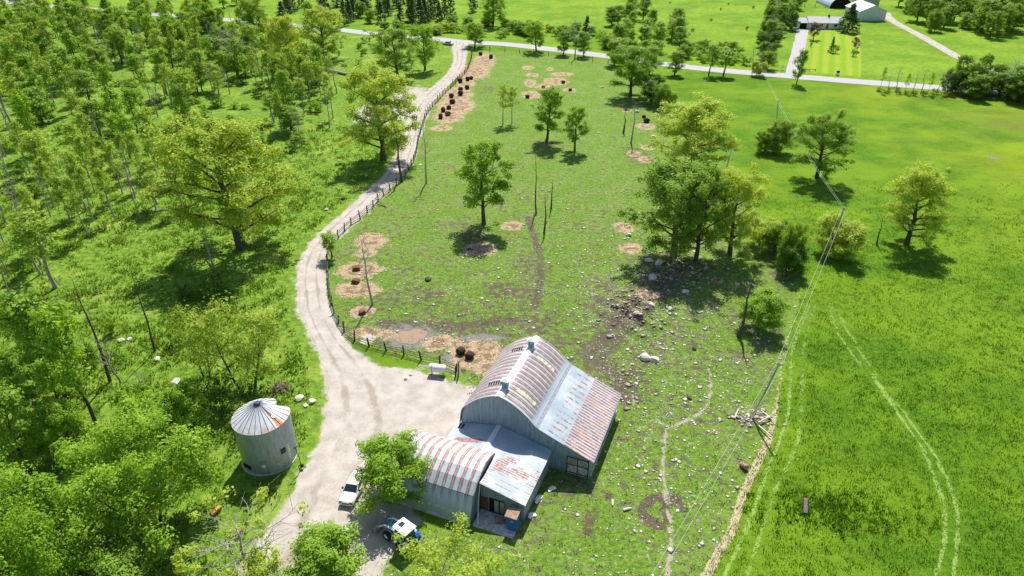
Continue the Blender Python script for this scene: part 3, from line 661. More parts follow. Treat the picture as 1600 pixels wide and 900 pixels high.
proto('slender', (21, 22, 23, 24, 25), 'slender_tree', 'tree', 14, 5.4, .40, tall, 1700, .33, .85, 'leaf_lime', bark='grey_bark', limbs=12, r0=.21, up=.9, twigs=4)
proto('slender_bright', (26, 27, 28), 'slender_tree', 'tree', 13, 5.6, .32, tall, 2300, .33, .9, 'leaf_bright', bark='bark', limbs=13, r0=.19, up=.85, twigs=4)
proto('slender_full', (29, 30), 'leafy_tree', 'tree', 12, 6.5, .14, tall, 4800, .31, 1.0, 'leaf_mid', limbs=18, r0=.2, up=.9, twigs=4)
proto('cedar', (31, 32, 33), 'cedar_tree', 'tree', 10, 4.2, .03, cone, 3600, .26, .42, 'leaf_conifer', limbs=34, r0=.18, up=.15, twigs=4, trunk_to=.97)
proto('spruce', (34,), 'spruce_tree', 'tree', 13, 9, .04, cone, 8000, .34, .6, 'leaf_conifer', limbs=44, r0=.25, up=.05, twigs=5, trunk_to=.98, droop=-.02)
proto('shrub', (35, 36, 37), 'shrub', 'shrub', 3, 4, .05, round_, 1900, .22, .55, 'leaf_bright', limbs=16, r0=.06, up=.8, twigs=3, stems=3)
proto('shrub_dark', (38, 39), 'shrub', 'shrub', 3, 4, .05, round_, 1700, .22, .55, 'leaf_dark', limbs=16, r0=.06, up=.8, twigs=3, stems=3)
proto('red', (40,), 'ornamental_tree', 'tree', 6, 5, .2, round_, 2500, .24, .6, 'leaf_red', limbs=16, r0=.12, twigs=4)
proto('pink', (41,), 'ornamental_tree', 'tree', 6, 5, .2, round_, 2200, .24, .6, 'leaf_pink', limbs=16, r0=.12, twigs=4)
proto('bare', (42, 43, 44), 'bare_tree', 'tree', 12, 6, .35, tall, 0, 0, 0, None, bark='grey_bark', leafy=False, limbs=11, r0=.16, up=1.1, twigs=4, bend=.25)
proto('bare_wide', (45,), 'bare_tree', 'tree', 11, 10, .25, dome, 0, 0, 0, None, bark='grey_bark', leafy=False, limbs=16, r0=.26, up=.6, twigs=6, bend=.28, twig_len=.5)
proto('half_dead', (46,), 'half_dead_tree', 'tree', 11, 13, .28, dome, 1500, .25, .7, 'leaf_yellow', bark='grey_bark', limbs=16, r0=.26, up=.5, twigs=7, bend=.3, keep=.13, twig_len=.55)
proto('pole', (47, 48, 49), 'dead_trunk', 'dead tree', 9, 1.4, .5, tall, 0, 0, 0, None, bark='bark', leafy=False, limbs=5, r0=.13, up=1.2, twigs=0, bend=.2, trunk_to=.99)
proto('sparse', (50, 51), 'sparse_tree', 'tree', 11, 5, .35, tall, 1100, .28, .8, 'leaf_lime', bark='grey_bark', limbs=12, r0=.13, up=1.0, twigs=5)
proto('ragged', (54, 55, 56), 'broadleaf_tree', 'tree', 13, 10, .18, tall, 13000, .23, .95, 'leaf_bright', limbs=17, r0=.28, up=.75, twigs=5, keep=.5)
proto('oak_dark', (52, 53), 'broadleaf_tree', 'tree', 14, 12, .15, dome, 22000, .225, .9, 'leaf_bright', limbs=23, r0=.32, up=.65, twigs=5)

count = {}
def tree(key, bx, by, ty, wpx, label, group=None, var=None, lean=None, loc=None, h=None, wd=None):
    lst, name, cat = PROTO[key]; i = count.get(key, 0); count[key] = i + 1
    wm, lm, ph, pw, bfr = lst[(i if var is None else var) % len(lst)]
    b = loc or P(bx, by)
    if h is None:
        fa = {'pole': 0, 'cedar': .1, 'spruce': .1, 'bare': .3, 'slender': .5, 'sparse': .5}.get(key, .85); lo, hi = .3, 45
        for _ in range(32):      # the height whose crown outline, seen from above, reaches the surveyed top row
            h = (lo + hi) / 2; hc = h * (1 + bfr) / 2; s_ = FPX / (b.y * CT - (hc - CAM_H) * ST); wd = wpx / s_; dep = math.atan2(CAM_H - hc, b.y); cc = h * (1 - bfr) / 2
            if rowof(b.x, b.y, hc) - s_ * math.hypot(fa * wd / 2 * math.sin(dep), cc * math.cos(dep)) > ty: lo = h
            else: hi = h
    sz = h / ph; sx = wd / pw
    rz = rnd.uniform(0, 6.28)
    if lm is None:
        o = link(name, wm); o.location = (b.x, b.y, zat(b.x, b.y)); o.rotation_euler = (lean[0] if lean else 0, lean[1] if lean else 0, rz if not lean else 0); o.scale = (sx, sx, sz); return tag(o, label, cat, group)
    o = thing(name, label, cat, (b.x, b.y, zat(b.x, b.y)), rz, group); o.scale = (sx, sx, sz)
    if lean: o.rotation_euler = (lean[0], lean[1], 0)
    link('trunk', wm, o); link('crown', lm, o); return o

# ---- trees one can name, by their foot in the photograph: (kind, foot x, foot y, top row, width px, label)
for a in [
 ('maple_big',232,815,645,245,'big bushy bright green maple between the grain bin and the bottom corner'),
 ('maple_big',45,950,765,215,'bright green leafy maple filling the bottom left corner'),
 ('bush',178,905,824,140,'low mid green bushy tree below the big maple at the bottom edge'),
 ('half_dead',396,910,752,200,'half dead tree with bare silver limbs below the grain bin'),
 ('maple',506,900,821,122,'rich green round tree at the bottom edge below the white car'),
 ('yellow_big',732,1000,850,250,'wide yellow green tree along the bottom edge in front of the tractor'),
 ('bush_yellow',385,950,872,110,'yellowish leafy crown rising from the bottom edge beside the half dead tree'),
 ('maple',622,776,684,112,'bright round tree against the end of the rusty arched shed'),
 ('wispy',388,612,468,120,'wispy pale olive tree behind the grain bin'),
 ('wispy',322,592,488,75,'smaller wispy olive tree beside the one behind the grain bin'),
 ('oak_yellow',378,388,184,205,'largest yellow green oak standing alone at the wood edge left of the lane'),
 ('oak_yellow',598,250,106,112,'oak with dark spreading limbs over the lane beside the parking patch'),
 ('oak',622,124,46,66,'leafy tree pair member nearest the lane end, on the mown verge'),
 ('oak_dark',664,110,42,46,'upright leafy tree at the right of the mown verge near the road junction'),
 ('oak_yellow',505,92,14,68,'yellow green rounded tree in front of the far road above the grey log pile'),
 ('oak_yellow',455,130,26,62,'yellow green tree left of the grey log pile'),
 ('oak',404,68,-4,52,'dark trunked tree at the far road with a high thin crown'),
 ('bare_wide',372,116,42,62,'gnarled dark limbed old tree in the meadow below the far road'),
 ('slender_full',326,36,-6,26,'upright leafy tree standing by the far road above the woods'),
 ('slender',88,450,328,66,'forked slender tree leaning over the open glade at the left edge'),
 ('slender_full',104,618,452,82,'leafy dark trunked tree in the lower glade at the left'),
 ('slender_bright',150,662,478,62,'bright leafy tree with a long leaning trunk beside the lower glade'),
 ('slender_full',48,740,612,70,'thin leafy tree at the left edge above the corner maple'),
 ('maple',120,712,622,70,'low leafy clump just above the big bushy maple'),
 ('ragged',756,350,222,84,'lone full green tree in the middle of the pasture over a mud patch'),
 ('ragged',854,222,138,52,'left tree of the pair shading bare earth in the upper pasture'),
 ('ragged',898,236,167,46,'smaller right tree of the pair in the upper pasture'),
 ('sparse',786,194,132,24,'thin half leafed tree left of the upper pasture pair'),
 ('sparse',800,192,134,22,'thin leafy sapling close beside the half leafed tree in the upper pasture'),
 ('oak',1052,402,252,135,'biggest tree of the pasture grove above the boulders, thick straight trunk'),
 ('oak',1086,412,268,85,'middle tree of the pasture grove with twin stems'),
 ('oak_yellow',1140,398,262,96,'yellowish outer tree of the grove next to the hay field'),
 ('oak_yellow',1082,272,156,118,'large yellow green tree at the back of the pasture grove'),
 ('bare',1106,268,190,40,'grey leafless tree amid the back of the pasture grove'),
 ('bare',1126,300,225,34,'leafless grey tree on the field side of the grove'),
 ('oak_dark',985,150,74,66,'broad green tree on the pasture boundary near the road'),
 ('bush_dark',1018,160,118,44,'dark bush under the boundary tree near the road'),
 ('bush',1034,168,132,30,'mid green bush at the lower end of the boundary hedge'),
 ('bush_yellow',1048,164,140,18,'small yellow bush standing at the field end of the boundary hedge'),
 ('bare',986,224,156,28,'leafless grey tree standing alone near the upper straw patches'),
 ('pole',974,208,176,6,'short bare stake of a tree left of the leafless pasture tree'),
 ('bush_yellow',1306,398,340,72,'yellow green bush under the wires in the hay field'),
 ('oak_yellow',1416,382,264,106,'lone pale yellow green tree in the hay field'),
 ('oak',1276,278,176,84,'tall mid green tree clump beside the wires in the hay field'),
 ('bush',1214,238,188,48,'small bush left of the tall clump beside the wires'),
 ('bush',1190,238,205,24,'smallest bush at the left of the wire side clumps'),
 ('bush_yellow',1190,384,338,52,'yellowish bush beginning the shrub row along the field edge'),
 ('bush',1212,396,345,50,'mid green bush in the shrub row along the field edge'),
 ('bush_dark',1236,428,378,46,'dark bush ending the shrub row at the field edge'),
 ('bush',1230,420,348,40,'leafy bush between its neighbours in the field edge shrub row'),
 ('maple',1184,512,452,68,'round green bush by the leaning dead trunk in the stony pasture'),
 ('oak_dark',838,80,34,36,'dense dark green round tree at the road side fence'),
 ('slender_full',880,86,50,22,'narrow green tree on the road side fence'),
 ('bare',898,92,28,20,'leafless grey tree on the road side fence'),
 ('slender_full',912,88,50,22,'narrow green tree right of the leafless road side tree'),
 ('cedar',914,66,26,18,'dark pointed evergreen behind the road above the pasture'),
 ('oak_dark',742,73,36,34,'small full tree at the lane mouth by the road junction'),
 ('oak_dark',770,42,-8,40,'tall dark green tree by the cedar belt in the far field'),
 ('slender_bright',1107,118,70,26,'bright slim tree at the road side right of the tall clump'),
 ('slender_bright',1130,119,78,30,'bright spreading young tree beside the power pole on the road'),
 ('bush_yellow',1184,119,96,22,'small yellow bush on the road verge under the wires'),
 ('slender_full',1244,132,78,19,'single upright tree at the end of the bungalow driveway'),
 ('spruce',1323,50,7,32,'tall dark spruce next to the bungalow'),
 ('red',1271,62,35,18,'dark red leaved tree on the lawn by the garage'),
 ('cedar',1298,82,58,9,'small narrow tree on the striped lawn'),
 ('shrub',1305,83,70,10,'small pale shrub on the striped lawn'),
 ('pink',1335,80,58,14,'pinkish young tree on the striped lawn'),
 ('shrub',1333,88,78,9,'green shrub under the pinkish young tree'),
 ('shrub_dark',1267,73,66,4,'tiny dark shrub on the lawn below the red tree'),
 ('bare_wide',1570,156,90,36,'tall leafless tree in the road side thicket at the right edge'),
 ('slender_bright',519,402,362,26,'small leafy sapling standing on the lane fence at the bend'),
 ('bare',582,476,362,34,'leafless tree with a kinked trunk by the hay feeding spots'),
 ('bare',666,286,186,26,'forked leafless tree just inside the lane fence'),
 ('pole',628,284,196,9,'tall bare trunk on the lane fence line'),
 ('pole',838,334,246,5,'tallest thin dead stick in the middle pasture'),
 ('pole',850,364,300,6,'lower thin dead stick in the middle pasture'),
 ('pole',861,326,280,6,'curved thin dead stick right of the other two in the pasture'),
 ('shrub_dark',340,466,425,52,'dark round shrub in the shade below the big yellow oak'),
 ('shrub',176,522,496,26,'small yellowish shrub in the lower glade'),
 ('shrub',276,540,516,26,'small round shrub in the glade left of the wispy trees'),
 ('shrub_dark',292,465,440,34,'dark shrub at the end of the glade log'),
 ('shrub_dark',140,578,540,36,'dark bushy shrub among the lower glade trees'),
 ('bare',192,606,526,34,'leafless spreading grey shrub tree in the lower glade'),
 ('bare',230,622,575,22,'small leafless grey bush above the big maple'),
 ('bare',335,420,350,34,'pale leafless tree with forked stems under the big yellow oak'),
 ('pole',242,548,428,7,'single crooked dead trunk in the open glade'),
 ('pole',172,596,440,10,'long leaning dead trunk in the lower glade'),
 ('shrub',90,560,520,40,'light green shrub at the foot of the glade trees'),
 ('shrub',60,690,640,60,'leafy low shrub below the left edge trees'),
 ('shrub',215,660,605,60,'low bright thicket shrub behind the big maple'),
 ('maple',290,672,598,74,'leafy small tree behind the big maple and left of the bin'),
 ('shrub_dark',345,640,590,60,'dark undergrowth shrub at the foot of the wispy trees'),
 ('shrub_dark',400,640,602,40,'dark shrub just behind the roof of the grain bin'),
 ('pole',1370,382,342,6,'thin dead sapling leaning beside the yellow green field bush'),
 ('pole',1153,526,428,10,'weathered dead trunk next to the round bush in the stony pasture'),
 ('shrub_dark',30,100,78,40,'dark shrub clump at the far left below the road'),
]:
    tree(*a)

# ---- crowded places: kinds scattered over surveyed outlines, one object per tree
def scatter(poly, n, dmin, items, seed, ex=None):
    """items: (key, h range, w range, label, group, weight)"""
    r = random.Random(seed); W_ = PW(poly); lo, hi = W_.min(0), W_.max(0); pts = []; tries = 0
    while len(pts) < n and tries < 20000:
        tries += 1; p = (r.uniform(lo[0], hi[0]), r.uniform(lo[1], hi[1])); pp_ = np.array([p])
        if not inside(W_, pp_)[0] or any((p[0]-q[0])**2 + (p[1]-q[1])**2 < dmin**2 for q in pts): continue
        if abs(p[0]) > (p[1] * CT + CAM_H * ST) * .75 + 2: continue
        if ex is not None and any(inside(e, pp_)[0] for e in ex): continue
        pts.append(p)
    ws = [i[5] for i in items]
    for p in pts:
        key, hr, wr, lab, grp, _ = r.choices(items, ws)[0]
        tree(key, 0, 0, 0, 0, lab, grp, var=r.randrange(9), loc=Vector((p[0], p[1], 0)), h=r.uniform(*hr), wd=r.uniform(*wr))
clear = [PW([(560,60),(700,68),(700,100),(640,145),(560,120),(480,100)]), PW([(540,110),(700,100),(640,200),(590,290),(540,260)])]
WG = 'trees crowding the woods left of the lane'
scatter([(-40,22),(120,26),(330,40),(420,62),(480,110),(530,125),(540,160),(530,215),(480,250),(420,200),(300,195),(250,265),(150,290),(0,330),(-60,340)], 285, 1.9, [
 ('slender',(8,16),(3,5.4),'slim grey trunked half leafed tree in the crowded woods',WG,4),
 ('slender_bright',(7,15),(3,6),'slim bright leaved tree in the crowded woods',WG + ' bright',3.4),
 ('slender_full',(7,13),(4,7),'fuller leafy tree in the crowded woods',WG + ' full',1.6),
 ('sparse',(8,12),(3,4.5),'thinly leafed grey tree in the crowded woods',WG + ' thin',1.8),
 ('bare',(8,12),(2.4,4),'leafless grey tree standing in the crowded woods',WG + ' leafless',3)], 3, clear)
scatter([(-40,22),(120,26),(330,42),(400,60),(330,100),(200,130),(60,160),(-60,150)], 60, 3.4, [
 ('slender_bright',(9,12),(4.5,6.5),'leafy tree in the far end of the woods below the road','far end trees of the woods',3),
 ('bush_dark',(4,6),(4,6),'dark low tree in the far end of the woods','far end dark low trees',1),
 ('oak',(10,13),(7,9),'round crowned tree in the far end of the woods','far end round trees',.8)], 4)
scatter([(0,330),(150,290),(250,262),(320,310),(260,345),(150,372),(60,440),(0,520),(-40,520)], 34, 3.8, [
 ('slender',(9,13),(2.6,4),'slim tall trunked tree at the front of the woods by the open glade','glade edge trees',4),
 ('bare',(9,12),(2,3.4),'leafless tree at the front of the woods by the open glade','leafless glade edge trees',1.6),
 ('sparse',(8,11),(2.6,4),'thin leafed tree at the front of the woods by the open glade','thin glade edge trees',2)], 5)
scatter([(0,100),(300,60),(530,150),(470,240),(280,240),(100,320),(-40,360),(-40,150)], 120, 2.4, [
 ('shrub',(1.2,3.2),(2.2,4.8),'low bright shrub under the woodland trees','undergrowth shrubs',3),
 ('shrub_dark',(1.2,2.4),(2.2,3.6),'low dark shrub under the woodland trees','dark undergrowth shrubs',1.4)], 6)
scatter([(0,560),(60,540),(130,640),(110,700),(0,720),(-60,640)], 12, 3.6, [
 ('shrub',(1.2,2.4),(2.2,4),'light green weedy shrub at the left edge of the lower glade','lower glade shrubs',2),
 ('sparse',(6,9),(2.6,4),'thin small tree at the left edge of the lower glade','lower glade thin trees',1.4),
 ('slender_bright',(7,10),(3,4.4),'bright small tree at the left edge of the lower glade','lower glade bright trees',1.4)], 7)
scatter([(470,90),(570,60),(690,68),(600,78),(560,105),(500,110)], 18, 3.6, [
 ('shrub',(1,2.2),(1.6,3.2),'low shrub in the rough meadow below the far road','meadow shrubs',3), ('shrub_dark',(1,2.4),(1.4,2.4),'dark low shrub in the rough meadow below the far road','dark meadow shrubs',2)], 8)
scatter([(425,24),(440,12),(560,4),(745,6),(740,30),(660,42),(600,36),(540,44),(500,34),(440,34)], 46, 4.2, [
 ('cedar',(8,13),(4,6),'dark pointed cedar in the belt behind the far road','cedar belt',5),
 ('bush',(5,7),(4,6),'light green bush filling gaps of the cedar belt','cedar belt bushes',1)], 9)
scatter([(560,46),(640,44),(760,36),(860,46),(960,58),(960,78),(860,66),(760,60),(640,54)], 44, 3.4, [
 ('bush',(3,5),(4,6.5),'mid green bush in the hedge behind the far road','far road hedge bushes',3),
 ('shrub',(2,3.4),(3.4,5.5),'bright low shrub in the hedge behind the far road','far road hedge shrubs',4),
 ('bush_yellow',(3,5),(3.5,5),'yellowish bush in the hedge behind the far road','yellowish far road bushes',1)], 10)
scatter([(955,70),(1000,40),(1060,50),(1075,100),(1060,124),(1000,116),(960,102)], 24, 3.6, [
 ('slender_full',(7,11),(4.5,6.5),'tall leafy tree in the roadside clump above the pasture','roadside clump trees',4),
 ('slender_bright',(8,11.5),(4.5,6),'tall bright tree in the roadside clump above the pasture','roadside clump bright trees',2),
 ('bush',(4,6),(4,6),'bush at the foot of the roadside clump','roadside clump bushes',1.5)], 11)
scatter([(955,40),(1015,18),(1020,36),(975,56)], 5, 4.5, [('slender_full',(8,10.5),(5,7),'tall tree at the field end of the roadside clump','field end clump trees',1)], 12)
scatter([(1065,82),(1130,72),(1172,84),(1172,106),(1100,98)], 17, 3.4, [
 ('shrub',(2,3.4),(3.4,5),'low shrub behind the road right of the tall clump','behind road shrubs',3), ('bush',(3,4.4),(4,5.5),'bush behind the road right of the tall clump','behind road bushes',2),
 ('bush_yellow',(2.6,4),(3.4,4.6),'yellow green bush behind the road right of the tall clump','behind road yellow bushes',1)], 13)
scatter([(1178,112),(1186,80),(1200,30),(1195,-6),(1250,-6),(1246,20),(1232,50),(1226,70),(1206,106)], 30, 4.0, [
 ('bush',(5,8),(5,8),'rounded tree in the screen left of the bungalow','bungalow screen trees',3),
 ('bush_dark',(5,8),(5,7),'dark rounded tree in the screen left of the bungalow','bungalow screen dark trees',2),
 ('slender_full',(7,10),(5,7),'upright leafy tree in the screen left of the bungalow','bungalow screen upright trees',1.5)], 14)
scatter([(1400,18),(1385,2),(1420,-8),(1600,-10),(1680,20),(1660,66),(1600,60),(1470,57),(1425,46)], 80, 4.6, [
 ('slender_full',(10,14),(6,9),'tall leafy tree in the wood right of the farm sheds','shed wood trees',3),
 ('oak',(10,14),(8,11),'round crowned tree in the wood right of the farm sheds','shed wood round trees',2),
 ('bush',(6,9),(6,8),'bushy tree at the edge of the wood right of the farm sheds','shed wood bushy trees',1.5)], 15)
scatter([(1478,148),(1484,138),(1530,140),(1610,150),(1610,164),(1530,158)], 22, 2.6, [
 ('slender_full',(7,11),(4,6),'dark leafy tree in the road side thicket at the right edge','right thicket trees',3),
 ('bush_dark',(5,8),(4,6),'dark bush in the road side thicket at the right edge','right thicket bushes',3)], 16)
for i, x in enumerate((1374,1386,1399,1413,1425,1438,1449,1462,1475)):
    tree('bare' if i % 3 else 'sparse', x, 143 + i * .8, 104 + (i * 7) % 11, 9 + (i % 3) * 3, 'thin nearly leafless tree in the row along the far road at the right', 'thin roadside row')
scatter([(1365,140),(1480,147),(1482,154),(1365,147)], 14, 1.8, [('shrub',(.8,1.6),(1.6,2.6),'low shrub at the foot of the thin roadside row','roadside row shrubs',1)], 17)
scatter([(190,4),(330,0),(420,6),(420,18),(330,18),(200,10)], 9, 5, [('slender_full',(8,11),(5,7),'scattered tree behind the far road at the top left','top left far trees',2),('bare',(8,11),(4,6),'leafless tree behind the far road at the top left','top left leafless trees',1)], 18)
scatter([(960,5),(1180,5),(1180,70),(1100,60)], 9, 9, [('shrub_dark',(.8,1.6),(1,2),'tiny dark shrub dotted in the far field','far field dots',1)], 19)

# ------------------------------------------------------------------ barns
A_ = R(68.3) - R(90); O = P(780, 618, 8.7); O = Vector((O.x, O.y, 0))
bax, bay = Vector((math.sin(R(68.3)), -math.cos(R(68.3)), 0)), Vector((math.cos(R(68.3)), math.sin(R(68.3)), 0))
def BW(t, s, z=0): return O + bax * t + bay * s + Vector((0, 0, z))
barn = thing('barn', 'largest barn with a rounded red striped metal roof and a white striped lean-to', 'barn', O, A_)
half = [(0, 8.72), (.9, 8.42), (1.8, 7.98), (2.65, 7.42), (3.4, 6.76), (4.05, 6.1), (4.55, 5.55)]
prof = [(-5.0, 3.2), (-4.85, 4.3), (-4.72, 5.1)] + [(-a, b) for a, b in half[::-1]] + half[1:]
LB = 12.2
wall = [(-4.9, 0), (-4.9, 3.2)] + [(a * .985, b - .06) for a, b in prof[1:]] + [(10.95, 2.75), (10.95, 0)]
for y0 in (0, LB - .12): g = MB(); g.prism(wall, y0, y0 + .12, 'y'); g.build('gable_wall', M['barn_wall'], barn)
g = MB(); g.box((-4.88, LB/2, 1.7), (.1, LB - .3, 3.4)); g.build('side_wall', M['barn_wall_side'], barn)
g = MB(); g.box((10.93, LB/2, 1.36), (.1, LB - .3, 2.72)); g.build('side_wall', M['barn_wall_side'], barn)
g = MB(); g.shell(prof, -.22, LB + .22, .07); g.build('arched_roof', M['roof_arch'], barn)
g = MB(); g.shell([(4.42, 5.66), (8.0, 4.12), (11.3, 2.74)], -.25, LB + .25, .06); g.build('lean_to_roof', M['roof_lean'], barn)
g = MB(); g.shell([(-.42, 8.62), (0, 8.80), (.42, 8.62)], -.24, LB + .24, .03); g.build('ridge_cap', M['white_roof'], barn)
g = MB(); g.shell([(4.45, 5.80), (4.60, 5.70), (4.75, 5.62)], -.26, LB + .26, .03); g.build('valley_flashing', M['grey_metal'], barn)
for s in (1.7, 10.2):
    g = MB(); g.box((.05, s, 9.1), (.62, .62, 1.0)); v = g.build('roof_vent', M['vent_blue'], barn)
    g = MB(); g.prism([(-.42, s - .42), (.52, s - .42), (.52, s + .42), (-.42, s + .42)], 9.6, 9.68); g.add([(-.4, s-.4, 9.68), (.5, s-.4, 9.68), (.5, s+.4, 9.68), (-.4, s+.4, 9.68), (.05, s, 9.92)], [(0,1,4),(1,2,4),(2,3,4),(3,0,4)]); g.build('vent_cap', M['white_roof'], v)
def on_arch(t):
    for (a, b), (c_, d) in zip(prof, prof[1:]):
        if a <= t <= c_: f = (t - a) / (c_ - a); return b + (d - b) * f, math.atan2(d - b, c_ - a)
for s, n, t0 in ((2.35, 6, -2.2), (9.5, 5, -2.1)):
    for i in range(n):
        t = t0 + i * .30; z, an = on_arch(t)
        g = MB(); g.box((0, 0, 0), (.17, .75, .05)); o = g.build('vent_slot', M['black'], barn); o.location = (t - math.sin(an) * .09, s, z + math.cos(an) * .09); o.rotation_euler = (0, -an, R(12))
for s, t0, n in ((2.2, 1.5, 5), (8.9, 1.5, 5)):
    g = MB()
    for i in range(n):
        t = t0 + i * .45; z, an = on_arch(t); g.box((t - math.sin(an) * .075, s, z + math.cos(an) * .075), (.5, .62, .03), M4=Matrix.Rotation(-an, 3, 'Y'))
    g.build('skylight_panel', M['green_panel'], barn)
g = MB(); g.box((9.55, -.04, 1.25), (2.5, .08, 2.5)); d = g.build('barn_door', plain('door_old', (.46, .41, .37), .9, var=.4, scale=2.2, bump=.3), barn)
g = MB()
for t in (8.32, 9.55, 10.8): g.box((t, -.1, 1.28), (.09, .05, 2.5))
for z in (.25, 1.45, 2.52): g.box((9.55, -.13, z), (2.55, .05, .08))
g.build('door_frame', M['dark_wood'], d)
g = MB(); g.box((9.0, -.085, 1.95), (.9, .03, .8)); g.box((10.15, -.085, 1.95), (.9, .03, .8)); g.build('door_pane', M['grey_metal'], d)
g = MB(); g.box((10.98, -.02, 1.36), (.22, .22, 2.72)); g.build('corner_post', M['barn_wall_side'], barn)
g = MB(); g.tube([(11.38, -.2, 2.74), (11.38, LB + .2, 2.72)], .06, 6); g.build('gutter', M['grey_metal'], barn)
g = MB(); g.box((11.0, LB / 2, .12), (.2, LB, .3)); g.build('footing', M['concrete'], barn)

shed = thing('low_shed', 'low gabled metal shed with patchy rust joining the barn and the arched shed', 'shed', O, A_)
g = MB()
g.shell([(-5.45, 2.95), (0, 4.36)], -5.0, -.05, .05); g.build('left_roof', M['roof_shed'], shed)
g = MB(); rt = [(0, 4.36), (6.5, 2.72)]; g.shell(rt, -5.0, -.05, .05); g.shell([(1.32, 4.027), (6.5, 2.72)], -8.75, -5.0, .05); g.build('right_roof', M['roof_shed'], shed)
g = MB(); g.shell([(-.3, 4.33), (0, 4.43), (.3, 4.36)], -5.0, -.06, .02); g.build('ridge_cap', M['white_roof'], shed)
g = MB(); g.prism([(1.35, 0), (6.25, 0), (6.25, 2.72), (1.35, 3.96)], -8.5, -8.4, 'y'); g.build('gable_wall', M['shed_wall'], shed)
M['shed_side'] = metal_wall('shed_side', (.38, .46, .47), axis=1)
g = MB(); g.box((6.22, -4.2, 1.36), (.09, 8.3, 2.7)); g.build('side_wall', M['shed_side'], shed)
g = MB(); g.box((-5.2, -1.8, 1.45), (.09, 3.5, 2.9)); g.build('side_wall', M['shed_side'], shed)
g = MB(); g.box((3.2, -8.54, 1.05), (1.7, .07, 2.1)); d = g.build('doorway', M['black'], shed)
g = MB(); g.box((3.2, -8.60, 1.15), (.5, .05, 1.75)); g.box((3.85, -8.60, 1.15), (.5, .05, 1.75)); g.build('door_leaf', M['grey_metal'], d)
g = MB(); g.box((1.8, -8.54, 1.0), (.8, .06, 1.9)); g.build('board_panel', plain('red_boards', (.17, .07, .05), .9, var=.4), shed)
g = MB()
for t in (-4.8, -4.35): g.box((t, -.75, 3.22 + (t + 4.8) * .26), (.2, .75, .03), M4=Matrix.Rotation(-.25, 3, 'Y'))
g.build('roof_gap', M['black'], shed)
g = MB(); g.tube([(1.42, -8.72, 4.0), (1.55, -9.6, 2.4), (1.9, -10.6, .05)], .045, 6); g.build('downpipe', M['white_paint'], shed)

qs = thing('arched_shed', 'long arched metal shed with brown rust streaks and a row of small yellow rings', 'shed', O, A_)
qp = [(-11.12, 0), (-11.08, .5), (-10.98, 1.2), (-10.62, 2.3), (-9.95, 3.3), (-8.9, 4.2), (-7.8, 4.72), (-6.6, 5.0)]
qprof = qp + [(-13.2 - a, b) for a, b in qp[-2::-1]]
T0, T1 = -9.2, 1.25
g = MB(); g.shell(qprof, T0, T1, .06, 'x'); g.build('arched_roof', M['roof_quonset'], qs)
M['end_wall'] = metal_wall('end_wall', (.30, .38, .44), axis=1)
for x0 in (T0 + .1, T1 - .18): g = MB(); g.prism([(a + (-6.6 - a) * .015, b * .985) for a, b in qprof], x0, x0 + .08, 'x'); g.build('end_wall', M['end_wall'], qs)
for i in range(9):
    t = -6.0 + i * .82 + (-.12 if i in (0, 1) else 0); z = 1.42 + (.16 if i in (0, 1) else 0) - .012 * i
    y = -11.0 + .02
    b = MB(); n = 14; m_ = 6; vs = []; fs = []
    for a in range(n):
        for c_ in range(m_):
            A1, A2 = 2*math.pi*a/n, 2*math.pi*c_/m_; rr = .15 + .045 * math.cos(A2)
            vs.append((t + rr * math.cos(A1), y - .03 + .04 * math.sin(A2), z + rr * math.sin(A1)))
    for a in range(n):
        for c_ in range(m_): fs.append((a*m_+c_, ((a+1)%n)*m_+c_, ((a+1)%n)*m_+(c_+1)%m_, a*m_+(c_+1)%m_))
    b.add(vs, fs); b.build('ring_ornament', M['ring_yellow'], qs, True)
g = MB()
for t in np.arange(T0 + .47, T1, .93): g.shell([(a, b) for a, b in qp[3:]], t - .02, t + .02, .085, 'x')
g.build('sheet_seam', M['grey_metal'], qs)
g = MB(); y3 = -9.98; g.tube([(T0, y3 - .06, 3.36), (T1, y3 - .06, 3.36)], .025, 5); g.build('lap_seam', M['dark_metal'], qs)
g = MB(); g.box(((T0 + T1) / 2, -11.18, .2), (T1 - T0, .16, .46)); g.build('footing', M['concrete'], qs)
# things standing round the barns
hut = thing('blue_hut', 'narrow blue outhouse with a brown roof at the low shed corner', 'outhouse', BW(5.45, -9.5), A_)
g = MB(); g.box((0, 0, 1.05), (1.1, 1.1, 2.1)); g.build('body', M['door_blue'], hut)
g = MB(); g.box((0, -.575, 1.0), (.8, .04, 1.85)); d = g.build('door', M['blue_paint'], hut); g = MB(); g.box((.1, -.61, 1.45), (.28, .03, .3)); g.build('door_plate', M['orange'], d)
g = MB(); g.box((0, -.05, 2.19), (1.35, 1.45, .1), M4=Matrix.Rotation(.1, 3, 'X')); g.build('roof', M['brown_roof'], hut)
ch = thing('old_crate', 'weathered wooden crate between the shed door and the blue outhouse', 'crate', BW(3.85, -9.5), A_ + .3)
g = MB(); g.box((0, 0, .35), (.75, .7, .5)); g.build('body', M['old_wood'], ch); g = MB(); g.box((0, 0, .63), (.85, .8, .06)); g.build('lid', M['brown_roof'], ch)
for i, (t, s, L_, a, lab) in enumerate([(7.6, -3.2, 1.0, .9, 'white scrap sheet nearest the barn corner along the low shed wall'), (6.75, -5.1, 1.3, 1.4, 'long white scrap sheet lying by the middle of the low shed wall'), (6.8, -7.5, .9, 1.2, 'small white scrap sheet by the outer end of the low shed wall')]):
    g = MB(); g.box((0, 0, .12), (L_, .35, .05), M4=Matrix.Rotation(.2, 3, 'X')); g.box((.1, .3, .06), (L_ * .6, .25, .05)); o = g.build('scrap_sheet', M['white_paint']); o.location = BW(t, s); o.rotation_euler = (0, 0, A_ + a); tag(o, lab, 'scrap')
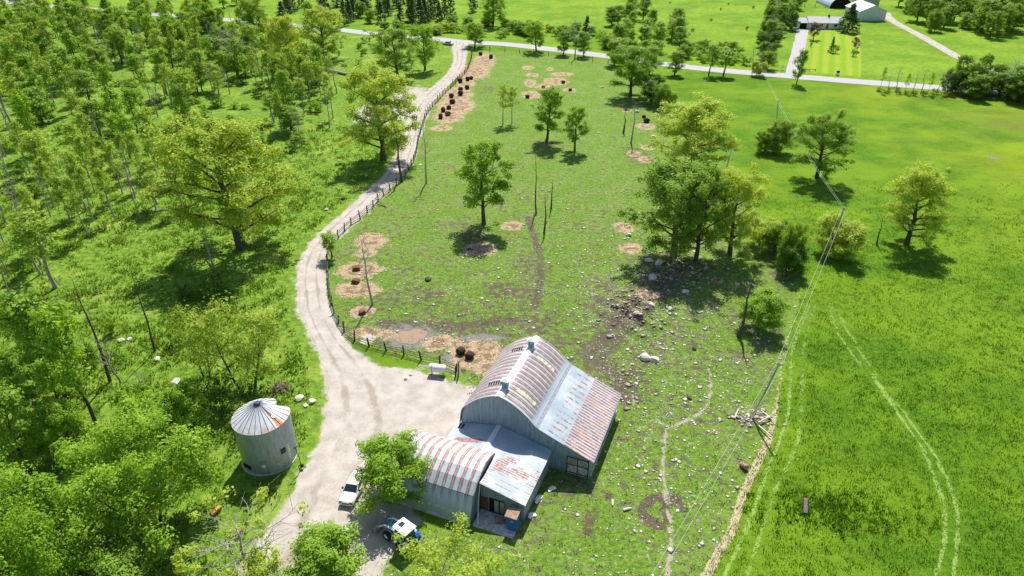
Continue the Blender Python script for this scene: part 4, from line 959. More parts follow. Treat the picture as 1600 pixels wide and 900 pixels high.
slab = MB(); slab.box((0, 0, .03), (4.6, 2.4, .06)); o = slab.build('concrete_pad', M['concrete']); o.location = BW(3.7, -9.8); o.rotation_euler = (0, 0, A_); tag(o, kind='structure')

# ------------------------------------------------------------------ grain bin
bc = P(422, 713); RB, HB = 3.05, 6.3
binr = thing('grain_bin', 'round grey metal grain bin with a dented white cone roof', 'grain bin', (bc.x, bc.y, 0))
DA = R(52)
def dent(a, z=HB):
    d = (a - DA + math.pi) % (2 * math.pi) - math.pi
    return 1 - .34 * math.exp(-(d / .24) ** 2) * min(1, max(0, (z - 2.5) / 3.5)) + .05 * math.exp(-((d + .6) / .35) ** 2)
k = NT('bin_metal'); v = k.pos(True); z = k.sep(v)[2]
c = k.mix(k.step(k.noise(1.2, 4, v, .6, (2.5, 2.5, .5)), .3, .7), (.28, .34, .36), (.42, .47, .49)); c = k.mix(k.math('MULTIPLY', k.step(k.noise(.8, 4, v), .56, .7), .4), c, (.34, .22, .16))
k.bump(k.math('SINE', k.math('MULTIPLY', z, 2 * math.pi / .11)), .45, .02); M['bin_metal'] = k.fin(c, .45, .35, .4)
g = MB(); g.lathe([(RB, .12), (RB, 1.0), (RB, 2), (RB, 3), (RB, 4), (RB, 5), (RB, HB)], 56, f=dent); wallb = g.build('bin_wall', M['bin_metal'], binr, True)
g = MB(); g.lathe([(RB + .1, HB - .06), (RB * .72, HB + .55), (RB * .42, HB + 1.12), (.36, HB + 1.72)], 56, f=lambda a, z: dent(a) if z < HB + .7 else 1 + (dent(a) - 1) * max(0, (HB + 1.5 - z) / 1.5)); 
k = NT('bin_roof'); v = k.pos(True); k2 = k.sep(v)
ang = k.math('ARCTAN2', k2[1], k2[0]); pan = k.math('FRACT', k.math('DIVIDE', k.math('ADD', ang, 4.0), 2 * math.pi / 26))
white = k.mix(k.step(k.noise(.9, 4, v), .35, .65), (.52, .57, .60), (.64, .67, .69))
lowz = k.step(k2[2], HB + .55, HB + .05)
white = k.mix(k.math('MULTIPLY', k.math('MULTIPLY', lowz, k.step(k.noise(2.4, 3, v), .45, .62)), .75), white, (.55, .25, .16))
red = k.math('MULTIPLY', k.step(ang, -.62, -.585), k.step(ang, -.345, -.38)); white = k.mix(red, white, k.mix(k.step(k2[2], HB + .7, HB + .4), (.30, .12, .09), (.62, .20, .08)))
M['bin_roof'] = k.fin(white, .45, .1, .4)
rf = g.build('cone_roof', M['bin_roof'], binr)
g = MB()
for i in range(26):
    a = 2 * math.pi * i / 26; ra = dent(a); g.tube([((RB + .08) * ra * math.cos(a), (RB + .08) * ra * math.sin(a), HB - .02), (RB * .72 * math.cos(a) * ra, RB * .72 * math.sin(a) * ra, HB + .59), (.4 * math.cos(a), .4 * math.sin(a), HB + 1.74)], .022, 4)
g.build('roof_rib', M['dark_metal'], rf)
g = MB(); g.lathe([(.38, HB + 1.7), (.38, HB + 1.85), (.30, HB + 1.95), (.02, HB + 1.97)], 16); g.build('filler_cap', plain('cap_blue', (.03, .04, .12), .5), rf)
g = MB(); g.lathe([(.26, 0), (.26, .08), (.02, .1)], 14); o = g.build('roof_hatch', M['white_paint'], rf); o.location = (2.05 * math.cos(-.42), 2.05 * math.sin(-.42), HB + .62); o.rotation_euler = (.2, .5, 0)
g = MB(); g.lathe([(RB + .16, 0), (RB + .16, .16), (RB - .2, .18)], 48); g.build('base_ring', M['concrete'], binr)
def on_bin(a, z, d): return (RB * d * math.cos(a), RB * d * math.sin(a), z)
def bin_plate(name, a, z, wid, hh, mat, parent, pr=.05):
    g = MB(); g.box((0, 0, 0), (pr * 2, wid, hh)); o = g.build(name, mat, parent); q = dent(a, z); o.location = (RB * q * math.cos(a), RB * q * math.sin(a), z); o.rotation_euler = (0, 0, a); return o
hd = bin_plate('bin_door', R(-83), 1.55, 1.05, 1.2, plain('bin_door', (.30, .34, .34), .5, .3), binr); 
g = MB(); g.lathe([(.24, .07), (.2, .09), (.01, .1)], 14); o = g.build('door_disc', M['white_paint'], hd); o.rotation_euler = (0, R(90), 0); o.location = (.0, .1, -.1)
bin_plate('chute_opening', R(-122), 1.0, 1.1, .55, M['black'], binr); bin_plate('notice_plate', R(-48), 1.2, .8, .5, M['grey_metal'], binr); bin_plate('access_hatch', R(-35), 2.6, .6, .7, M['dark_metal'], binr)
g = MB()
for s in (-.2, .2): g.tube([((RB + .14) , s, .8), ((RB + .14), s, 3.2)], .02, 4)
for i in range(8): g.tube([((RB + .14), -.2, .9 + i * .3), ((RB + .14), .2, .9 + i * .3)], .015, 4)
o = g.build('ladder', M['white_paint'], binr); o.rotation_euler = (0, 0, R(-22))
st = thing('iron_stand', 'thin black iron pole with a bracket top beside the grain bin', 'pole', P(471, 732))
g = MB(); g.tube([(0, 0, 0), (.05, 0, 1.6), (-.25, 0, 3.4)], .045, 6); g.build('pole', M['black'], st)
g = MB(); g.tube([(-.35, -.2, 3.3), (.25, .2, 3.45)], .05, 5); g.tube([(.25, .2, 3.15), (.25, .2, 3.85)], .06, 5); g.build('bracket', M['black'], st)
g = MB(); [g.tube([(0, 0, .55), (.55 * math.cos(a), .55 * math.sin(a), .02)], .04, 5) for a in (.4, 2.5, 4.6)]; g.box((.15, 0, .45), (.3, .2, .35)); g.build('tripod_foot', M['black'], st)

# ------------------------------------------------------------------ vehicles
def wheel(parent, x, y, r, wd, rim=M['grey_metal'], nm='wheel'):
    g = MB(); pr = [(r * .55, -wd/2), (r * .9, -wd/2), (r, -wd*.3), (r, wd*.3), (r * .9, wd/2), (r * .55, wd/2)]; g.lathe(pr, 20)
    o = g.build(nm, M['rubber'], parent, True); o.rotation_euler = (R(90), 0, 0); o.location = (x, y, r)
    g = MB(); g.lathe([(.02, -wd*.42), (r*.58, -wd*.38), (r*.58, wd*.38), (.02, wd*.42)], 16); q = g.build('rim', rim, o); return o
def car(label, loc, rz, mat, L_=4.75, Wd=1.82, suv=False):
    c = thing('parked_car', label, 'car', loc, rz)
    X = [-.5, -.49, -.44, -.30, -.10, .10, .22, .36, .45, .49, .5]; Zt = [.55, .80, .93, .95, .95, .95, .93, .86, .76, .66, .50]; Zb = [.40, .30, .26, .25, .25, .25, .25, .25, .26, .30, .38]
    Wf = [.80, .90, .97, 1, 1, 1, 1, .98, .94, .86, .76]
    vs, fs = [], []; n = 10
    for x, zt, zb, wf in zip(X, Zt, Zb, Wf):
        hw = Wd / 2 * wf; x *= L_
        vs += [(x, -hw*.7, zt), (x, -hw*.93, zt-.05), (x, -hw, (zt*.6+zb*.4)), (x, -hw*.98, zb+.08), (x, -hw*.85, zb), (x, hw*.85, zb), (x, hw*.98, zb+.08), (x, hw, (zt*.6+zb*.4)), (x, hw*.93, zt-.05), (x, hw*.7, zt)]
    for i in range(len(X) - 1):
        for j in range(n): fs.append((i*n+j, i*n+(j+1) % n, (i+1)*n+(j+1) % n, (i+1)*n+j))
    fs += [tuple(range(n)), tuple(range(len(X)*n-1, len(X)*n-n-1, -1))]
    MB().add(vs, fs).build('body', mat, c, True)
    # cabin: pillars and roof, then glass
    r0, r1, w0, w1 = (-.30 if not suv else -.46)*L_, .215*L_, (-.17 if not suv else -.40)*L_, .055*L_
    hw, ht = Wd*.45, Wd*.36; zb, zt = .92, 1.44 if not suv else 1.62
    base = [(r0,-hw),(r1,-hw),(r1,hw),(r0,hw)]; top = [(w0,-ht),(w1,-ht),(w1,ht),(w0,ht)]
    g = MB(); g.add([(x,y,zb) for x,y in base]+[(x,y,zt-.03) for x,y in top], [(0,1,5,4),(1,2,6,5),(2,3,7,6),(3,0,4,7)]); gl = g.build('window_glass', M['glass'], c)
    g = MB(); g.add([(w0-.04,-ht-.02,zt-.04),(w1+.05,-ht-.02,zt-.04),(w1+.05,ht+.02,zt-.04),(w0-.04,ht+.02,zt-.04),(w0+.12,-ht*.8,zt+.03),(w1-.12,-ht*.8,zt+.03),(w1-.12,ht*.8,zt+.03),(w0+.12,ht*.8,zt+.03)], [(0,3,2,1),(4,5,6,7),(0,1,5,4),(1,2,6,5),(2,3,7,6),(3,0,4,7)]); g.build('roof', mat, c, False)
    g = MB()
    for sy in (-1, 1):
        for a, b in ((base[0], top[0]), (base[1], top[1])): g.tube([(a[0], sy*(hw+.01), zb), (b[0], sy*(ht+.01), zt-.03)], .045, 5)
        xm = -.05*L_; g.tube([(xm, sy*(hw+.01), zb), (xm-.02, sy*(ht+.01), zt-.03)], .04, 5)
    g.build('pillar', mat, c)
    for sx in (-.315, .30):
        for sy in (-1, 1): wheel(c, sx*L_, sy*(Wd/2-.09), .33, .22)
    for sy in (-1, 1):
        g = MB(); g.box((.477*L_, sy*Wd*.32, .66), (.16, .36, .14), rz=-sy*.35); g.build('headlight', M['glass'], c)
        g = MB(); g.box((.13*L_, sy*(Wd/2+.08), 1.0), (.18, .2, .14)); g.build('wing_mirror', M['black'], c)
        g = MB(); g.box((-.485*L_, sy*Wd*.34, .72), (.1, .3, .14)); g.build('tail_light', plain('tail', (.35, .02, .02), .3), c)
    g = MB(); g.box((.493*L_, 0, .56), (.06, .8, .14)); g.build('grille', M['black'], c)
    return c
fdir = (P(553, 794) - P(568, 764)); fdir = math.atan2(fdir.y, fdir.x)
fp = P(541, 793); car('white sedan parked on the gravel beside the round tree', (fp.x - 2.3*math.cos(fdir), fp.y - 2.3*math.sin(fdir), .045), fdir, M['car_white'])
car('pale blue car at the mouth of the lane near the road junction', tuple(P(700, 70)), R(160), M['car_blue'], 4.6)
car('white car standing outside the bungalow garage', tuple(P(1243, 49)), R(95), M['car_white'], 4.6)

tc = P(631, 823, 2.7); trot = R(141)
tr = thing('farm_tractor', 'blue farm tractor with a white cab roof and front loader parked in tree shade', 'tractor', (tc.x, tc.y, .04), trot)
wheel(tr, -.35, -.85, .78, .45, M['white_paint'], 'rear_wheel'); wheel(tr, -.35, .85, .78, .45, M['white_paint'], 'rear_wheel')
wheel(tr, 1.95, -.78, .55, .34, M['white_paint'], 'front_wheel'); wheel(tr, 1.95, .78, .55, .34, M['white_paint'], 'front_wheel')
g = MB(); g.box((1.45, 0, .95), (1.9, .6, .5)); g.box((.2, 0, .85), (1.6, .75, .5)); g.tube([(1.95, -.8, .55), (1.95, .8, .55)], .1, 8); g.tube([(-.35, -.9, .78), (-.35, .9, .78)], .13, 8); g.build('chassis', M['dark_metal'], tr)
g = MB(); g.prism([(-.32, 1.05), (.32, 1.05), (.34, 1.5), (.2, 1.62), (-.2, 1.62), (-.34, 1.5)], .72, 2.35, 'x'); g.build('hood', M['turquoise'], tr)
g = MB()
for x, y in ((.72, -.62), (.72, .62), (-.85, -.62), (-.85, .62)): g.tube([(x, y, 1.1), (x * .93, y * .95, 2.62)], .05, 5)
g.box((-.05, 0, 1.1), (1.6, 1.25, .12)); g.build('cab_frame', M['blue_paint'], tr)
g = MB(); g.add([(.7,-.6,1.2),(.7,.6,1.2),(-.83,.6,1.2),(-.83,-.6,1.2),(.64,-.57,2.58),(.64,.57,2.58),(-.78,.57,2.58),(-.78,-.57,2.58)], [(0,1,5,4),(1,2,6,5),(2,3,7,6),(3,0,4,7)]); g.build('cab_glass', M['glass'], tr)
g = MB(); g.prism([(-1.0,-.78),(.82,-.78),(.9,-.6),(.9,.6),(.82,.78),(-1.0,.78)], 2.62, 2.74); g.prism([(-.9,-.68),(.74,-.68),(.8,-.5),(.8,.5),(.74,.68),(-.9,.68)], 2.74, 2.80); rf = g.build('cab_roof', M['white_paint'], tr)
g = MB(); g.box((.3, 0, 2.82), (.5, .55, .05)); g.build('roof_hatch', M['glass'], rf)
for sy in (-1, 1):
    pr = [(.78 * 1.12 * math.cos(a) - .35, .78 + .78 * 1.12 * math.sin(a)) for a in [R(q) for q in range(170, 9, -20)]]
    b = MB()
    vs = []; 
    for x, z in pr: vs += [(x, sy * .62, z), (x, sy * 1.12, z - .03)]
    b.add(vs + [(x, y, z + .04) for x, y, z in vs], [(2*i, 2*i+1, 2*i+3, 2*i+2) for i in range(len(pr)-1)] + [(2*len(pr)+2*i, 2*len(pr)+2*i+2, 2*len(pr)+2*i+3, 2*len(pr)+2*i+1) for i in range(len(pr)-1)]); b.build('fender', M['blue_paint'], tr)
    g = MB(); g.tube([(.95, sy*.55, 1.95), (2.3, sy*.58, 1.72), (3.1, sy*.62, 1.0), (3.45, sy*.62, .55)], [.09, .1, .09, .08], 6); g.tube([(.95, sy*.55, .8), (.95, sy*.55, 1.98)], .08, 5); g.build('loader_arm', M['white_paint'], tr)
    g = MB(); g.tube([(1.3, sy*.5, 1.1), (2.5, sy*.58, 1.5)], .05, 6); g.build('loader_ram', M['grey_metal'], tr)
g = MB(); pr = [(3.4, .75), (3.32, .45), (3.45, .15), (3.7, .06), (4.15, .05)]
g.shell(pr, -1.05, 1.05, -.04, 'y'); g.prism(pr + [(3.6, .75)], -1.07, -1.02, 'y'); g.prism(pr + [(3.6, .75)], 1.02, 1.07, 'y'); g.build('bucket', M['grey_metal'], tr)
g = MB(); g.tube([(1.55, .2, 1.6), (1.55, .2, 2.4)], .045, 6); g.build('exhaust', M['dark_metal'], tr)

# ------------------------------------------------------------------ white fuel tank
a0, b0 = P(671, 583), P(697, 586); tk = thing('fuel_tank', 'white horizontal fuel tank on legs by the pasture fence', 'tank', ((a0.x+b0.x)/2, (a0.y+b0.y)/2, 0), math.atan2(b0.y-a0.y, b0.x-a0.x))
g = MB(); g.lathe([(.05, -1.2), (.40, -1.18), (.55, -1.05), (.55, 1.05), (.40, 1.18), (.05, 1.2)], 24); o = g.build('tank_body', M['white_paint'], tk, True); o.rotation_euler = (0, R(90), 0); o.location = (0, 0, 1.05)
for x in (-.75, .75):
    for y in (-.35, .35): g = MB(); g.tube([(x, y*1.2, 0), (x, y, .75)], .05, 5); g.build('leg', M['grey_metal'], tk)
g = MB(); g.lathe([(.575, -.05), (.575, .05)], 24); o = g.build('strap', M['grey_metal'], tk); o.rotation_euler = (0, R(90), 0); o.location = (-.7, 0, 1.05)
g = MB(); g.lathe([(.1, 0), (.1, .14), (.01, .16)], 10, (0, 0, 1.58)); g.build('filler_cap', M['grey_metal'], tk)

# ------------------------------------------------------------------ fences
post_me = MB().tube([(0, 0, -.1), (.01, 0, .7), (0, .02, 1.55)], [.14, .12, .10], 6).mesh('post', M['dark_wood'])
def rail_mesh(seed):
    r_ = random.Random(seed); b = MB()
    for z in (.35, .75, 1.1): b.tube([(0, r_.uniform(-.06, .06), z + r_.uniform(-.08, .08)), (.5, r_.uniform(-.05, .05), z + r_.uniform(-.1, .04)), (1.02, r_.uniform(-.06, .06), z + r_.uniform(-.08, .08))], [.055, .05, .045], 5)
    return b.mesh('rail', M['old_wood'])
rails = [rail_mesh(i) for i in range(5)]
def fence(label, pts, gap, wire=False, seed=1, hs=1.0):
    r_ = random.Random(seed); pl = resample(smooth_line(PW(pts), 4), gap); root = thing('rail_fence' if not wire else 'post_fence', label, 'fence', (pl[0][0], pl[0][1], 0))
    for i, p in enumerate(pl):
        o = link('post', post_me, root); o.location = (p[0]-pl[0][0], p[1]-pl[0][1], 0); o.rotation_euler = (r_.uniform(-.12, .12), r_.uniform(-.12, .12), r_.uniform(0, 6)); o.scale = (1, 1, hs * r_.uniform(.85, 1.2))
        if i + 1 < len(pl):
            d = pl[i+1] - p
            if not wire:
                o = link('rail', rails[r_.randrange(5)], root); o.location = (p[0]-pl[0][0], p[1]-pl[0][1], 0); o.rotation_euler = (0, 0, math.atan2(d[1], d[0])); L_ = np.linalg.norm(d); o.scale = (L_, 1, hs)
    if wire:
        b = MB()
        for z in (.4, .8, 1.15): b.tube([(p[0]-pl[0][0], p[1]-pl[0][1], z) for p in pl], .012, 3)
        b.build('fence_wire', M['grey_metal'], root)
    return root
fence('weathered rail fence beside the lower bend of the lane and the muddy corner', [(713,580),(684,568),(655,562),(626,553),(594,546),(569,538),(544,525),(530,506),(520,482),(515,455),(513,430),(512,400),(517,386)], 2.6, seed=1)
fence('rail fence with leaning dark posts along the upper run of the lane', [(518,384),(530,371),(548,352),(565,341),(578,329),(590,316),(605,301),(620,289),(632,276),(645,256),(650,240),(655,216),(661,196),(669,176),(686,156),(701,141),(716,126),(729,112),(736,95),(738,80)], 2.9, seed=2, hs=1.1)
fence('low post fence along the road at the top of the pasture', [(742,79),(770,80),(800,82),(870,89),(950,99)], 5, True, 3)
g = MB(); pa, pb = P(587, 318), P(603, 324); dd = pb - pa
br = thing('brace_rail', 'fallen timber brace leaning off the lane fence', 'timber', tuple(pa), math.atan2(dd.y, dd.x)); L_ = dd.length
g.tube([(0, 0, 1.2), (L_, 0, .08)], .08, 6); g.build('beam', M['old_wood'], br); g = MB(); g.tube([(0, 0, .1), (L_, .1, .06)], .07, 6); g.build('ground_beam', M['old_wood'], br)
gp = thing('gate_post', 'tall pale leaning post at the barn end of the lane fence', 'post', tuple(P(716, 587))); g = MB(); g.tube([(0, 0, 0), (.15, .05, 2.4)], [.12, .1], 7); g.build('post', M['old_wood'], gp); g = MB(); g.tube([(-.35, -.05, 0), (-.3, 0, 1.5)], .12, 7); g.build('stub_post', M['dark_wood'], gp)

# ------------------------------------------------------------------ power poles and wires
def ppole(label, bx, by, tx, ty, arm=True):
    b = P(bx, by); h = hgt(bx, by, ty) ; t = P(tx, ty, h); root = thing('power_pole', label, 'power pole', tuple(b)); v = t - b
    g = MB(); g.tube([(0, 0, 0), v * .5, v], [.135, .115, .095], 8); g.build('pole', M['grey_bark'], root)
    return root, t, b
_, t1, b1 = ppole('leaning grey power pole rising out of the stone and timber heap', 1174, 656, 1218, 567)
_, t2, b2 = ppole('grey power pole behind the yellow green field bush', 1294, 402, 1319, 324)
_, t3, b3 = ppole('grey power pole left of the small bush clumps in the hay field', 1213, 194, 1216, 157)
_, t4, b4 = ppole('grey power pole on the road verge by the small yellow bush', 1175, 116, 1178, 74)
for t, b, o in ((t1, b1, 0), (t2, b2, 0), (t3, b3, 0), (t4, b4, 0)): pass
end = P(1020, 905, 7.5); ext = Vector((end.x - (t1.x - end.x) * .5, end.y - (t1.y - end.y) * .5, 7.5))
for k_, (dx, dz, lab) in enumerate(((-.35, .05, 'upper overhead wire strung along the power poles'), (.35, -.35, 'lower overhead wire strung along the power poles'))):
    pts = []
    nodes = [ext, t1, t2, t3, t4]
    for a, b in zip(nodes, nodes[1:]):
        for i in range(12):
            f = i / 12; p = a.lerp(b, f); sag = 4 * f * (1 - f) * (a - b).length * .012
            pts.append((p.x + dx, p.y, p.z + dz - sag))
    pts.append((nodes[-1].x + dx, nodes[-1].y, nodes[-1].z + dz)); g = MB(); g.tube(pts, .017, 5); tag(g.build('power_wire', M['wire']), lab, 'wire')
for t, root in ((t1, 0), (t2, 0), (t3, 0), (t4, 0)): pass
for (t, b), nm in zip(((t1, b1), (t2, b2), (t3, b3), (t4, b4)), range(4)):
    root = [o for o in COL.objects if o.name.startswith('power_pole')][nm]; q = t - b
    g = MB(); g.tube([q + Vector((-.5, 0, -.12)), q + Vector((.5, 0, -.32))], .06, 5); g.build('crossarm', M['old_wood'], root)
    for s in (-.35, .35): g = MB(); g.lathe([(.05, 0), (.07, .06), (.03, .14), (.01, .15)], 8, tuple(q + Vector((s, 0, -.2)))); g.build('insulator', M['white_paint'], root)

# ------------------------------------------------------------------ bales, boulders, timber
def bale_mesh(seed, mat):
    r_ = random.Random(seed); g = MB(); n = 18; pr = [(.02, -.62), (.45, -.62), (.70, -.58), (.76, -.45), (.77, 0), (.76, .45), (.70, .58), (.45, .62), (.02, .62)]
    g.lathe(pr, n); g.v = [(x * (1 + r_.uniform(-.05, .05)), y * (1 + r_.uniform(-.05, .05)), z * (1 + r_.uniform(-.04, .04))) for x, y, z in g.v]
    g.v = [(z, y, max(-.70, x) + .70) for x, y, z in g.v]; return g.mesh('hay_bale', mat, True)
bm = [bale_mesh(i, M['bale']) for i in (1, 2, 3)]; bs = bale_mesh(4, M['straw_bale'])
Z8 = lambda a, b: (640 + a / 6.43, 60 + b / 6.43 + 2)
for i, (x, y, lab) in enumerate([(713,155,'upright dark bale farthest up the straw strip'),(818,187,'dark bale right of the farthest straw patch'),(620,397,'small dark bale touching a larger one at the straw strip bend'),(583,410,'larger dark bale of the touching pair at the straw strip bend'),(510,430,'dark bale nearest the fence at the straw strip bend'),(578,495,'dark bale alone on the right side of the straw strip'),(513,515,'upper dark bale of the stacked looking pair in the straw strip'),(513,557,'lower dark bale of the stacked looking pair in the straw strip'),(420,580,'squarish dark bale at the fence side of the straw strip'),(430,640,'widest dark bale in the middle of the straw strip'),(395,695,'flat dark bale below the widest one'),(338,722,'dark bale at the fence below the flat one'),(385,757,'browner broken bale beside the lowest bales'),(312,790,'dark bale lowest down the straw strip')]):
    o = link('hay_bale', bs if i == 12 else bm[i % 3]); o.location = P(*Z8(x, y)); o.rotation_euler = (0, 0, rnd.uniform(0, 3.1)); q = rnd.uniform(.82, 1.0); o.scale = (q * (1.25 if i == 9 else 1), q, q * (.8 if i in (2, 10, 12) else 1)); tag(o, lab, 'hay bale', 'bales along the straw strip')
for i, (x, y, s, lab) in enumerate([(880,130,.9,'bale remnant on the upper right straw patch of the upper pasture'),(849,137,.9,'flat bale remnant on the middle straw patch of the upper pasture'),(891,142,.8,'bale remnant on the straw patch above the tree pair'),(824,153,1.0,'dark bale on the lowest left straw patch of the upper pasture'),(1010,191,1.2,'dark bale near the leafless pasture tree'),(1006,184,.8,'smaller dark bale behind the one near the leafless tree'),(978,173,.6,'tiny bale remnant on a ring of straw under the boundary hedge'),
  (720,552,.95,'left one of two dark bales on the straw by the barn'),(734,559,.95,'right one of two dark bales on the straw by the barn'),(557,421,1.0,'brown bale remnant on the upper feeding spot by the lane'),(556,441,1.0,'brown bale remnant on the middle feeding spot by the lane'),(566,490,.8,'straw heap ringed by mud at the kinked bare tree')]):
    o = link('hay_bale', bs if i in (9, 10, 11) else bm[i % 3]); o.location = P(x, y); o.rotation_euler = (0, 0, rnd.uniform(0, 3.1)); s *= .85; o.scale = (s, s, s * (.55 if i in (1, 6, 9, 10, 11) else .8)); tag(o, lab, 'hay bale', 'bales by feeding spots')
def rock_mesh(seed, mat):
    import bmesh
    r_ = np.random.RandomState(seed); b = bmesh.new(); bmesh.ops.create_icosphere(b, subdivisions=2, radius=1)
    nrm = r_.randn(7, 3); nrm /= np.linalg.norm(nrm, axis=1, keepdims=True); d = r_.uniform(.55, .85, 7)
    for v in b.verts:
        p = np.array(v.co)
        for n_, q in zip(nrm, d):
            e = p @ n_ - q
            if e > 0: p = p - n_ * e
        v.co = Vector(p + r_.randn(3) * .02); v.co.z *= .75
    me = bpy.data.meshes.new('boulder'); b.to_mesh(me); b.free(); me.materials.append(mat); return me
rk = [rock_mesh(i, M['stone']) for i in range(4)]; rd = rock_mesh(9, M['dark_stone'])
for i, (x, y, r_, d, lab) in enumerate([(1009,560,.95,0,'largest pale boulder in the stony pasture behind the barn'),(1022,564,.8,0,'upright pale boulder right of the largest one'),(1016,487,.7,0,'tan boulder at the foot of the rubble mound'),(993,503,.55,0,'pale boulder on the lower rubble mound'),(1046,487,.65,0,'tan angular boulder right of the rubble mound'),(1070,458,.7,0,'pinkish boulder in the shade of the pasture grove'),(1013,412,.9,0,'large pale slab in the grove shade'),(1028,420,.8,0,'whitish slab right of the pale slab in the grove shade'),(1018,438,.9,0,'rounded boulder below the slabs in the grove shade'),(982,368,.6,0,'grey boulder beside the straw patches left of the grove'),
  (1085,545,.5,1,'small dark stone in the stony pasture'),(1077,622,.45,1,'dark stone beside the winding footpath'),(536,311,.65,1,'dark round boulder in the grass left of the lane'),(511,328,.55,0,'pale boulder in the grass left of the lane'),(274,598,.75,0,'white boulder in the glade left of the wispy trees'),(190,533,.6,0,'pale rock of a pair in the lower glade'),(203,531,.5,0,'smaller pale rock of a pair in the lower glade'),(247,562,.55,0,'pale rock under the crooked dead trunk'),(669,437,.75,1,'black boulder alone in the left pasture'),(733,390,.55,1,'dark stone on the straw patch below the lone tree'),(468,624,.8,0,'pale stone nearest the grain bin on the lawn'),(487,628,.6,0,'white stone on the lawn near the lane edge'),(478,634,.45,0,'small stone between the pale lawn stones'),(322,467,.6,1,'dark stone by the shaded shrub below the big oak'),(1152,445,.5,0,'pale stone at the edge of the grove shade'),
  (686,255,.4,0,'flat grey stone inside the fence near the forked bare tree'),(657,258,.45,0,'grey stone on the fence line near the forked bare tree'),(606,168,.8,0,'white stone under the spreading oak by the parking patch'),(634,592,.35,0,'white stone left of the fuel tank'),(642,586,.3,0,'small white stone beside the fuel tank'),(940,137,.8,0,'grey rock in the top of the pasture near the boundary'),(1020,215,.9,0,'flat pale slab near the leafless pasture tree'),(995,175,.9,0,'grey rock among the stones by the boundary hedge')]):
    o = link('boulder', rd if d else rk[i % 4]); b = P(x, y); o.location = (b.x, b.y, zat(b.x, b.y) + r_ * .18); o.rotation_euler = (rnd.uniform(-.3, .3), rnd.uniform(-.3, .3), rnd.uniform(0, 6)); o.scale = (r_, r_ * rnd.uniform(.7, 1), r_ * .8); tag(o, lab, 'boulder')
def timber(label, p0, p1, r_, mat, z=.12, name='timber_rail'):
    a, b = P(*p0), P(*p1); g = MB(); m = (b - a) * .5; g.tube([(-m.x, -m.y, 0), (0, 0, .04), (m.x, m.y, 0)], [r_, r_ * .95, r_ * .8], 7); o = g.build(name, mat); c = (a + b) / 2; o.location = (c.x, c.y, z + zat(c.x, c.y)); return tag(o, label, 'timber')
timber('pale timber at the left of the heap under the leaning power pole', (1147,657), (1153,643), .09, M['pale_wood'])
timber('pale timber along the top right of the heap under the leaning power pole', (1188,644), (1208,661), .1, M['pale_wood'])
timber('pale timber slanting across the middle of the heap', (1183,666), (1203,656), .1, M['pale_wood'], .4)
timber('long pale timber sticking out below the heap towards the field', (1184,668), (1204,685), .1, M['pale_wood'], .3)
timber('thin pale timber lying on top of the heap', (1172,645), (1190,651), .08, M['pale_wood'], .35)
timber('upright looking white plank on the grass below the barn corner', (957,782), (957,791), .12, M['pale_wood'])
timber('white plank lying flat on the grass right of the upright looking one', (974,798), (986,795), .14, M['pale_wood'])
timber('orange peeled log by the half dead tree', (331,808), (345,795), .28, M['orange'], .3, 'log')
timber('long fallen grey log in the glade below the big yellow oak', (232,333), (262,328), .16, M['grey_bark'], .2, 'log')
timber('fallen pale branch in the wood edge near the big yellow oak', (228,290), (262,285), .14, M['grey_bark'], .2, 'log')
timber('long pale fallen log in the woods by the log pile', (452,140), (478,150), .3, M['grey_bark'], .3, 'log')
g = MB(); g.box((0, 0, .0), (.4, 2.2, .05)); o = g.build('board', M['purple_board']); o.location = P(1258, 792) + Vector((0, 0, .25)); o.rotation_euler = (0, 0, -.35); tag(o, 'purplish board lying in the hay field grass', 'board')
bk = thing('pink_barrel', 'faded pink plastic barrel lying by the field edge', 'barrel', tuple(P(1162, 731) + Vector((0, 0, .33))), .4)
g = MB(); g.lathe([(.02, -.5), (.3, -.5), (.34, -.3), (.34, .3), (.3, .5), (.02, .5)], 14); o = g.build('barrel_body', M['pink_plastic'], bk, True); o.rotation_euler = (R(70), 0, 0)
g = MB(); g.lathe([(.355, -.2), (.355, -.14)], 14); g.lathe([(.355, .14), (.355, .2)], 14); q = g.build('hoop', M['dark_metal'], bk); q.rotation_euler = (R(70), 0, 0)
for i, (x, y, lab) in enumerate([(497,106,'back log of the grey log pile by the rough meadow'),(507,109,'second grey log of the pile by the rough meadow'),(518,112,'third grey log of the pile by the rough meadow'),(530,115,'front grey log of the pile nearest the oak')]):
    timber(lab, (x - 10, y - 2), (x + 12, y + 3), .55 - .04 * (i % 2), M['grey_bark'], .5, 'log')
bp = thing('brush_pile', 'heap of brown brush beside the lawn stones near the grain bin', 'brush pile', tuple(P(438, 608))); g = MB(); r_ = random.Random(5)
for i in range(46):
    a = r_.uniform(0, 6.3); q = r_.uniform(0, 1.2); c_ = Vector((q * math.cos(a), q * math.sin(a), r_.uniform(.1, .8 - q * .4))); d = Vector((r_.uniform(-1, 1), r_.uniform(-1, 1), r_.uniform(-.3, .3))) * .9; g.tube([c_ - d, c_ + d], r_.uniform(.03, .08), 4)
g.build('branches', plain('brush', (.34, .25, .18), .9, var=.4), bp)

